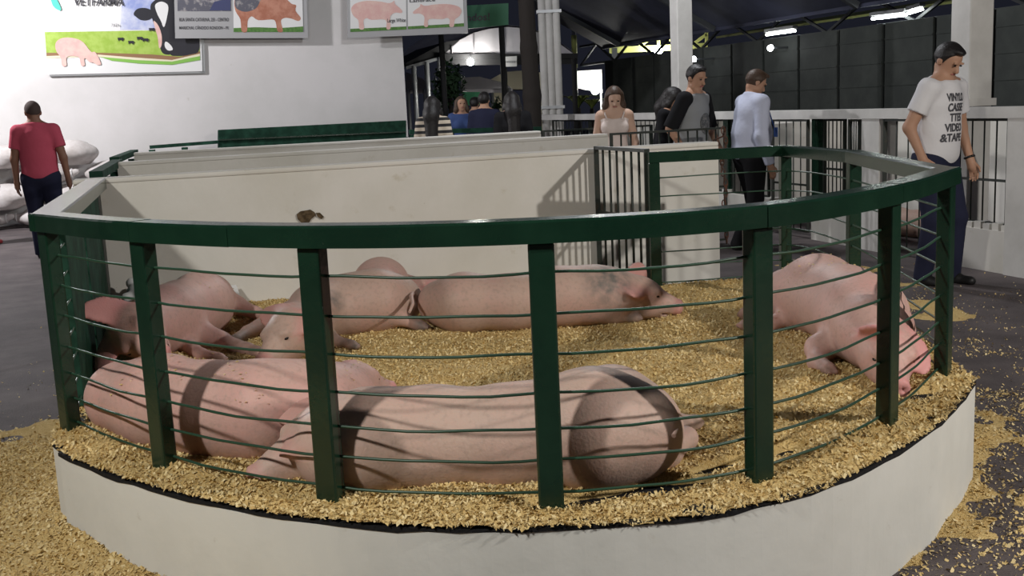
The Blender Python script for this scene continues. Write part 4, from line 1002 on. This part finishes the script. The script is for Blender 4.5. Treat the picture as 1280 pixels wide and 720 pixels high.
a_, b_ = onS(1186), onS(1264)
for i in range(7):                         # ragged plaster teeth between the bar feet
    c = a_+(b_-a_)*((i+.5)/7)+NS*.05; MB().box(c+UP*(BZ-.03+.02), (.07, .1, .05+.02*(i % 2)), [ES, NS, UP]).build('plaster_tooth', 'white_wall', o, L_)
c0, c1 = onS(1262), onS(1330)
pr = thing('stall_pillar', 'wide white pillar at the end of the stall front', 'pillar', tuple((c0+c1)/2)); MB().prism([c0-NS*.03, c1-NS*.03, c1-NS*.03+UP*TB0, c0-NS*.03+UP*TB0], NS*.2).build('pillar_body', 'white_column', pr, sub(pr))
c0, c1 = onS(1080), onS(1102)
pr = thing('stall_pillar', 'narrow white pillar between two barred stall openings', 'pillar', tuple((c0+c1)/2)); MB().prism([c0-NS*.03, c1-NS*.03, c1-NS*.03+UP*TB0, c0-NS*.03+UP*TB0], NS*.2).build('pillar_body', 'white_column', pr, sub(pr))
tb = thing('stall_top_beam', 'long white beam running along the top of the barred stalls', 'beam', tuple(onS(850))); sblock(655, 1340, TB0, TB1, .16, 'white_column', 'beam_body', tb, sub(tb), -.04)
sec = [(693, 738, 10, BZ, 'far black bar panel beside the grey pipe column'), (740, 842, 22, BZ, 'black bar panel behind the woman and the young man'), (868, 906, 12, BZ, 'black bar panel behind the pale blue shirt'),
       (917, 961, 22, BZ, 'black bar panel on the low wall beside the pale blue shirt'), (966, 1010, 9, .06, 'black bar gate reaching the floor between the two green stall posts'), (1031, 1056, 9, BZ, 'short black bar panel on the low white block'), (1062, 1075, 9, .06, 'narrow black bar gate next to the narrow white pillar'), (1106, 1182, 9, .06, 'black bar gate behind the man in white'),
       (1186, 1261, 7, BZ+.0, 'black bar panel over the white block wall')]
for p0, p1, n_b, z0, lab in sec:
    n_b = max(5, int(np.linalg.norm(onS(p1)-onS(p0))/.135)); of = .06 if z0 > .1 else .0; bar_gate(lab, onS(p0, of)[:2], onS(p1, of)[:2], z0+.012, TB0-.015, n_b, .0065, (.42,), name='stall_bars', foot=True)
for px in (911.5, 1022.5):
    c = onS(px, .06); o = thing('stall_post', ['dark green stall post behind the pale blue shirt', 'dark green stall post before the narrow white pillar'][px > 1000], 'post', tuple(c+UP*BZ))
    MB().box(c+UP*((TB0+BZ)/2), (.10, .08, TB0-BZ), [ES, NS, UP]).build('post_body', 'green_paint', o, sub(o)); MB().box(c+UP*(BZ+.02), (.15, .11, .045), [ES, NS, UP]).build('footing', 'white_wall', o, sub(o))
o = thing('stall_rear_wall', 'white inner wall seen through the bars of the far stalls', 'wall', tuple(onS(850, 1.9))); L_ = sub(o)
a = onS(1420, 1.9); b = onS(775, 1.9); MB().prism([a, b, b+UP*1.16, a+UP*1.16], NS*.12).build('wall_body', 'white_wall', o, L_)
for px in (911, 800): a = onS(px, .3); MB().prism([a, a+NS*1.58, a+NS*1.58+UP*1.1, a+UP*1.1], ES*.1).build('divider', 'white_wall', o, L_)
# pig behind the bars
op = copy_tree(pf); op['label'] = 'pig lying in the stall behind the black bar gate'; c = onS(1135, .85); op.location = tuple(c); op.rotation_euler = (0, 0, math.atan2(ES[1], ES[0])+.12)

# columns on the stall line, carrying the roof
DOFF = 3.1; EZ = onplane(960, 24, SA+NS*DOFF, NS)[2]; CTOP = EZ+1.9*(DOFF-.36)/3.6-.06
def column(label, px0, px1, mt, top=None):
    top = top or CTOP
    a = onS(px0, .36); b = onS(px1, .36); w = np.linalg.norm(b-a); c = onS((px0+px1)/2, .36); r_ = unit(V(c[1], -c[0], 0)); dpt = np.linalg.norm(c[:2]); ww = (px1-px0)/FPX*c[1]*.82
    o = thing('column', label, 'column', tuple(c)); MB().box(c+UP*top/2, (ww, ww, top), [ES, NS, UP]).build('shaft', mt, o, sub(o), bevel=.012)
    MB().box(c+UP*(TB1+.03), (ww+.05, ww+.05, .06), [ES, NS, UP]).build('collar', mt, o, sub(o)); return o
column('thick white square column behind the man in the lettered t-shirt', 1190, 1232, 'white_column')
column('white square column behind the young man in grey', 842, 867, 'white_column')
c = onS(693, .36); o = thing('pipe_column', 'grey steel column of paired pipes beside the dark tree trunk', 'column', tuple(c))
for i, dx in enumerate((-.12, .0, .12)): MB().tube([c+V(dx, 0, 0), c+V(dx, 0, CTOP-.10)], .065, 12).build('pipe', 'white_column', o, sub(o))
for z in (1.4, 3.0): MB().box(c+UP*z, (.42, .16, .05)).build('clamp', 'metal_grey', o, sub(o))
MB().beam(c+V(.1, 0, 3.2), c+V(.95, .1, 3.50), .06, .06).build('brace', 'metal_grey', o, sub(o))

# ------------------------------------------------------------------ dark panelled wall behind the stalls
DOFF = 3.1
D0 = onS(1420, DOFF); DL = float(np.dot(onplane(757, 200, SA+NS*DOFF, NS)-D0, ES))
dw = tag(MB().prism([D0+NS*.05, D0+ES*DL+NS*.05, D0+ES*DL+NS*.05+UP*2.3, D0+NS*.05+UP*2.3], NS*.1).build('wall_right', 'frame_dark', None, D0), kind='structure')
DZ = onplane(1100, 30, SA+NS*DOFF, NS)[2]
for i in range(int(DL)):
    a = D0+ES*(i+.035); b = D0+ES*(i+.965); MB().prism([a, b, b+UP*DZ, a+UP*DZ], NS*.04).build('panel', 'panel_dark', dw, D0)
    for z in np.arange(.3, DZ, .3):
        if i < 14: MB().beam(a-NS*.003+UP*z, b-NS*.003+UP*z, .012, .018, UP).build('rib', 'panel_dark', dw, D0)
# eaves, roof and trusses
EZ = onplane(960, 24, SA+NS*DOFF, NS)[2]
rf = thing('stall_roof', 'dark sloping metal roof over the far stalls', 'roof', tuple(D0+ES*8)); L_ = sub(rf)
MB().prism([D0-ES*1+UP*EZ, D0+ES*DL+UP*EZ, D0+ES*DL-NS*3.6+UP*(EZ+1.9), D0-ES*1-NS*3.6+UP*(EZ+1.9)], UP*.05).build('roof_sheet', 'roof_dark', rf, L_)
MB().prism([D0-ES*1+UP*(EZ-.05), D0+ES*DL+UP*(EZ-.05), D0+ES*DL+UP*(EZ+.28), D0-ES*1+UP*(EZ+.28)], NS*.05).build('fascia', 'roof_dark', rf, L_)
for i in range(0, int(DL), 4):
    c = D0+ES*(i+.5); MB().beam(c+UP*(EZ-.02)-NS*.05, c+UP*(EZ+1.85)-NS*3.5, .08, .1).build('rafter', 'truss_dark', rf, L_)
tr = thing('roof_truss', 'long steel roof truss with diagonals above the dark panel wall', 'truss', tuple(D0+ES*8)); L_ = sub(tr)
HL = float(np.dot(onS(897, DOFF+1.7)-D0, ES)); to = D0+NS*.5; z0, z1 = DZ+.02, EZ+.15
MB().beam(to+UP*z0+ES*1, to+UP*z0+ES*16, .06, .05).build('chord', 'truss_dark', tr, L_); MB().beam(to+UP*z1+ES*1, to+UP*z1+ES*16, .06, .05).build('chord', 'truss_dark', tr, L_)
for i in range(15): MB().beam(to+ES*(1+i)+UP*(z0 if i % 2 else z1), to+ES*(2+i)+UP*(z1 if i % 2 else z0), .04, .04).build('diagonal', 'truss_dark', tr, L_)
o = tag(MB().prism([to+NS*1.2+UP*(EZ+.0), to+NS*1.2+ES*HL+UP*EZ, to+NS*3+ES*HL+UP*(EZ+.25), to+NS*3+UP*(EZ+.25)], UP*.04).build('hall_ceiling', 'truss_paint', None, to+ES*8), 'pale yellow lit ceiling of the hall beyond the dark wall', 'ceiling')
for p0, p1, py, lab in ((958, 994, 41, 'long fluorescent tube above the dark wall beside the truss end'), (1090, 1133, 21, 'fluorescent tube above the dark wall nearer the thick column'), (1136, 1153, 14, 'short fluorescent tube next to the thick white column')):
    A = onplane(p0, py+2.5, SA+NS*(DOFF+.4), NS); B = onplane(p1, py-2.5, SA+NS*(DOFF+.4), NS)
    o = thing('tube_light', lab, 'light', tuple((A+B)/2)); MB().tube([A, B], .018, 8).build('tube', 'tube_glow', o, sub(o)); MB().beam(A+UP*.06, B+UP*.06, .09, .05).build('housing', 'metal_grey', o, sub(o))
for px, py, off, s_, lab in ((963, 60, DOFF-.3, .05, 'round glowing lamp on the dark panel wall'), (867, 74, DOFF-.4, .05, 'small glowing lamp beside the white column of the young man')):
    c = onplane(px, py, SA+NS*off, NS); o = thing('wall_lamp', lab, 'light', tuple(c)); Body().ell(c, (s_, s_, s_), None, .01).obj('bulb', 'lamp_glow', o, c, .02); MB().beam(c, c+NS*(DOFF-off), .03, .03).build('bracket', 'truss_dark', o, c)
# yellow truss further off with its lamp
yt = thing('yellow_truss', 'yellow-painted steel truss behind the white column, far beyond the stalls', 'truss', tuple(atd(820, 60, 26)*V(1, 1, 0))); L_ = sub(yt)
Y = lambda px, py: atd(px, py, 26)
MB().beam(Y(762, 63), Y(884, 57.5), .10, .14).build('chord', 'truss_paint', yt, L_); MB().beam(Y(762, 52), Y(884, 39), .06, .06).build('chord', 'truss_paint', yt, L_)
for a, b in (((770, 62), (790, 51)), ((797, 60), (812, 49)), ((850, 58), (832, 45)), ((864, 57), (883, 43)), ((883, 56), (883, 40)), ((823, 60), (823, 47)), ((768, 74), (768, 62))): MB().beam(Y(*a), Y(*b), .07, .07).build('diagonal', 'truss_paint', yt, L_)
for px, zt in ((768, 0), (883, 0)): c = Y(px, 60); MB().box((c[0], c[1], c[2]/2), (.12, .12, c[2])).build('post', 'truss_dark', yt, L_)
c = atd(823, 63, 25.6); o = thing('hanging_lamp', 'bright bare lamp hanging under the yellow truss', 'light', tuple(c)); Body().ell(c, (.10, .10, .10), None, .01).obj('bulb', 'bulb_glow', o, c, .025); MB().tube([c, c+UP*.6], .015, 5).build('cord', 'truss_dark', o, c)

# ------------------------------------------------------------------ background: tents, trunk, plants, signs
TD = 22.0; T_ = lambda px, py, y=TD: atd(px, py, y)
tn = thing('arched_tent', 'white arched canopy tent with dark side wing and posts', 'tent', tuple(T_(635, 70)*V(1, 1, 0))); L_ = sub(tn)
arch = [(553, 70), (562, 60), (575, 50), (592, 41), (612, 36), (635, 33.5), (660, 36), (680, 43), (700, 55), (718, 68)]
fr = [T_(*p) for p in arch]; bk = [p+V(-1.2, 4.5, .25) for p in fr]; n = len(fr)
MB().add(fr+bk, [(i, i+1, n+i+1, n+i) for i in range(n-1)]).add([p+V(0, 0, .03) for p in fr+bk], [(i, i+1, n+i+1, n+i) for i in range(n-1)]).build('canopy', 'tent_white', tn, L_)
MB().prism(fr, V(0, .03, 0)).build('front_panel', 'tent_white', tn, L_)
for px in (565, 592, 628, 655, 690): a = T_(px, 70)-V(0, .01, 0); yy = np.interp(px, [p[0] for p in arch], [p[1] for p in arch]); MB().tube([a, T_(px, yy)-V(0, .01, 0)], .018, 5).build('seam', 'tent_grey', tn, L_)
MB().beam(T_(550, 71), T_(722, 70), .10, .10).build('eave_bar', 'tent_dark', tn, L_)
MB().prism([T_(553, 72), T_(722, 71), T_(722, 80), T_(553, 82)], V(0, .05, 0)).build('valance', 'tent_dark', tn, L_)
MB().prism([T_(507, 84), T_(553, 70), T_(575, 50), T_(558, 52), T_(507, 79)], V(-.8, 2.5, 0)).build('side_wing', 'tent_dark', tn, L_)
for px, py in ((517, 82), (533, 77), (549, 72), (630, 72), (717, 70)): c = T_(px, py); MB().tube([V(c[0], c[1], 0), c], .05, 8).build('post', 'metal_grey' if px < 550 else 'tent_dark', tn, L_)
MB().beam(T_(508, 85), T_(556, 71), .06, .06).build('side_bar', 'metal_grey', tn, L_)
c = T_(588, 77.5, 21.75); o = thing('tent_lamp', 'small round lamp glowing under the arched tent', 'light', tuple(c)); Body().ell(c, (.07, .07, .07), None, .01).obj('bulb', 'bulb_glow', o, c, .018); MB().tube([c, c+V(0, .02, .12), T_(588, 71, 21.97)], .012, 5).build('cord', 'truss_dark', o, c)
o = thing('tent_sign', 'small white sign hanging from the arched tent eave', 'sign', tuple(T_(637, 76, 21.93))); L_ = sub(o)
MB().prism([T_(628, 71, 21.93), T_(646, 70, 21.93), T_(646, 83, 21.93), T_(629, 83.5, 21.93)], V(0, .02, 0)).build('sign_board', 'paper', o, L_)
for i in range(6): MB().prism([T_(632+i*2, 78.6, 21.922), T_(633.5+i*2, 78.5, 21.922), T_(633.4+i*2, 75.9, 21.922), T_(632.3+i*2, 76, 21.922)], V(0, .005, 0)).build('print_mark', 'print_grey', o, L_)
# green welcome board
o = thing('welcome_board', 'green welcome board with dark lettering above the tent', 'sign', tuple(T_(610, 20, 20))); L_ = sub(o); G = lambda px, py, y=20: atd(px, py, y)
MB().prism([G(540, 40), G(635.5, 31), G(635.5, 4), G(540, 9)], V(0, .05, 0)).build('board', 'print_greenboard', o, L_)
v, f = text_mesh('Bem-vindos!', 1); v[:, 0] /= v[:, 0].max(); v[:, 1] /= v[:, 1].max(); a, b, u = G(545, 28, 19.97), G(612, 25, 19.97), G(545, 19, 19.97)
link('lettering', mesh_from('lettering', [a+(b-a)*q[0]+(u-a)*q[1]-L_ for q in v], f), 'print_text', o)
for px in (550, 626): c = G(px, 20, 20.1); MB().tube([V(c[0], c[1], 0), c], .05, 8).build('post', 'tent_dark', o, L_)
# far tents and awnings
def far_tent(label, y, roof, wall, mr, mw):
    c = atd(np.mean([p[0] for p in roof]), 150, y); o = thing('market_tent', label, 'tent', (c[0], c[1], 0)); L_ = sub(o)
    r_ = [atd(*p, y) for p in roof]; MB().prism(r_, V(0, .05, 0)).build('roof_front', mr, o, L_)
    k_ = [p+V(0, 2.2, 0) for p in r_]; MB().add(r_+k_, [(i, (i+1) % len(r_), len(r_)+(i+1) % len(r_), len(r_)+i) for i in range(len(r_))]).build('roof_sheet', mr, o, L_)
    for (x0, y0, x1, y1) in wall: MB().prism([atd(x0, y0, y+.2), atd(x1, y0, y+.2), atd(x1, y1, y+.2), atd(x0, y1, y+.2)], V(0, .05, 0)).build('side_sheet', mw, o, L_)
    for px in (min(p[0] for p in roof)+3, max(p[0] for p in roof)-3): q_ = atd(px, max(p[1] for p in roof)-1, y); MB().tube([V(q_[0], q_[1], 0), q_], .05, 6).build('post', 'metal_grey', o, L_)
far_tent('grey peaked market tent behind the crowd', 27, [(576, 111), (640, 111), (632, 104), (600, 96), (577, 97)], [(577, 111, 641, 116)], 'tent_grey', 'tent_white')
far_tent('cream lit tent with side sheets behind the dark trunk', 30, [(618, 112), (690, 111), (688, 92), (655, 88), (630, 90), (612, 100)], [(614, 113, 636, 165), (660, 113, 688, 165)], 'print_cream', 'print_cream')
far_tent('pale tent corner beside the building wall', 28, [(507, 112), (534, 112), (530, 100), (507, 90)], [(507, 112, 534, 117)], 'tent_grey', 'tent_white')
o = tag(MB().prism([atd(578, 115, 26), atd(600, 115, 26), atd(600, 131, 26), atd(579, 132, 26)], V(0, .1, 0)).build('green_screen', mat('green_lit', (.12, .55, .28), .5), None, atd(589, 132, 26)), 'bright green lit panel hanging behind the crowd', 'panel')
o = thing('white_banner', 'overexposed white sheet stretched beside the dark panel wall', 'banner', tuple(atd(733, 115, 26))); MB().prism([atd(717, 89, 26), atd(752, 87, 26), atd(753, 116, 26), atd(717, 109, 26)], V(0, .04, 0)).build('sheet', mat('white_lit', (.85, .85, .85), .6), o, sub(o))
for px in (718, 751): c = atd(px, 110, 26.08); MB().tube([V(c[0], c[1], 0), c+UP*.4], .03, 6).build('pole', 'metal_grey', o, sub(o))
c = atd(744, 113.5, 25.7); o = thing('sheet_lamp', 'glaring lamp at the lower corner of the overexposed white sheet', 'light', tuple(c)); Body().ell(c, (.09, .09, .09), None, .01).obj('bulb', 'bulb_glow', o, c, .022); d = atd(751, 110, 26.05); MB().tube([c, V(c[0], 25.95, c[2]-.05), d], .015, 5).build('bracket', 'truss_dark', o, c)
# trunk, dark bush and palm
c = atd(664, 150, 16.6); o = thing('tree_trunk', 'dark bare tree trunk rising between the crowd and the pipe column', 'tree', (c[0], c[1], 0)); Bt = Body()
Bt.chain([V(c[0], c[1], -.05), atd(665, 120, 16.6), atd(661, 60, 16.6), atd(657, -10, 16.6), atd(655, -60, 16.6)], [.15, .135, .125, .12, .11], .05); Bt.obj('trunk', 'trunk', o, V(c[0], c[1], 0), .03)
for a, b in (((657, 0), (640, -40)), ((657, 5), (680, -30))): MB().tube([atd(*a, 16.6), atd(*b, 16.6)], [.06, .03], 7).build('branch', 'trunk', o, V(c[0], c[1], 0))
def leafball(name, label, c, r, n, mt, lw, stem=True):
    base = (c[0], c[1], 0); o = thing(name, label, 'plant', base); vs = []; fs = []
    for i in range(n):
        d = unit(RNG.normal(size=3)); p = np.array(c)+d*np.array(r)*RNG.random()**.4; u = unit(RNG.normal(size=3)); w = unit(np.cross(u, d)+1e-6); k_ = len(vs)
        vs += [p-u*lw, p+w*lw*.45, p+u*lw, p-w*lw*.45]; fs.append((k_, k_+1, k_+2, k_+3))
    MB().add(vs, fs).build('foliage', mt, o, base)
    MB().tube([V(c[0], c[1], 0), V(*c)], .05, 6).build('stem', 'trunk', o, base)
leafball('dark_shrub', 'dark leafy shrub under the arched tent', atd(562, 108, 20.5), (.32, .3, .5), 700, 'leaf_dark', .06)
leafball('hanging_plant', 'small leafy plant on a stem beside the long-haired person', atd(621, 131, 20.6), (.11, .1, .16), 60, 'leaf_dark', .05)
def palm(label, px, py, y, n, L):
    c = atd(px, py, y); base = (c[0], c[1], 0); o = thing('palm_plant', label, 'plant', base); MB().tube([V(c[0], c[1], 0), V(c[0], c[1], c[2])], [.06, .05], 7).build('stem', 'trunk', o, base)
    for i in range(n):
        a = i*2.4; d = V(math.cos(a), math.sin(a)*.6, 0); pts = [c+d*L*t+UP*(L*1.5*t-L*1.1*t*t) for t in np.linspace(0, 1, 7)]; sd = unit(np.cross(d, UP)); wd = [.02, .05, .06, .06, .05, .03, .005]
        MB().add([p+sd*w for p, w in zip(pts, wd)]+[p-sd*w+UP*.01 for p, w in zip(pts, wd)], [(k_, k_+1, 8+k_, 7+k_) for k_ in range(6)]).build('frond', 'leaf_lit', o, base)
palm('palm-like plant with lit arching leaves beside the pipe column', 723, 135, 23.2, 12, .50)
palm('smaller spiky plant beside the overexposed white sheet', 740, 136, 24.5, 9, .4)
c = atd(738, 60, 24); o = thing('lamp_pole', 'thin pole standing behind the pipe column', 'pole', (c[0]-.35, c[1], 0)); MB().tube([V(c[0]-.35, c[1], 0), V(c[0]-.35, c[1], 4.6)], .045, 8).build('shaft', 'metal_grey', o, sub(o)); MB().tube([V(c[0]-.35, c[1], 2.2), V(c[0]-.35, c[1], 2.9)], .06, 8).build('sleeve', 'truss_paint', o, sub(o))
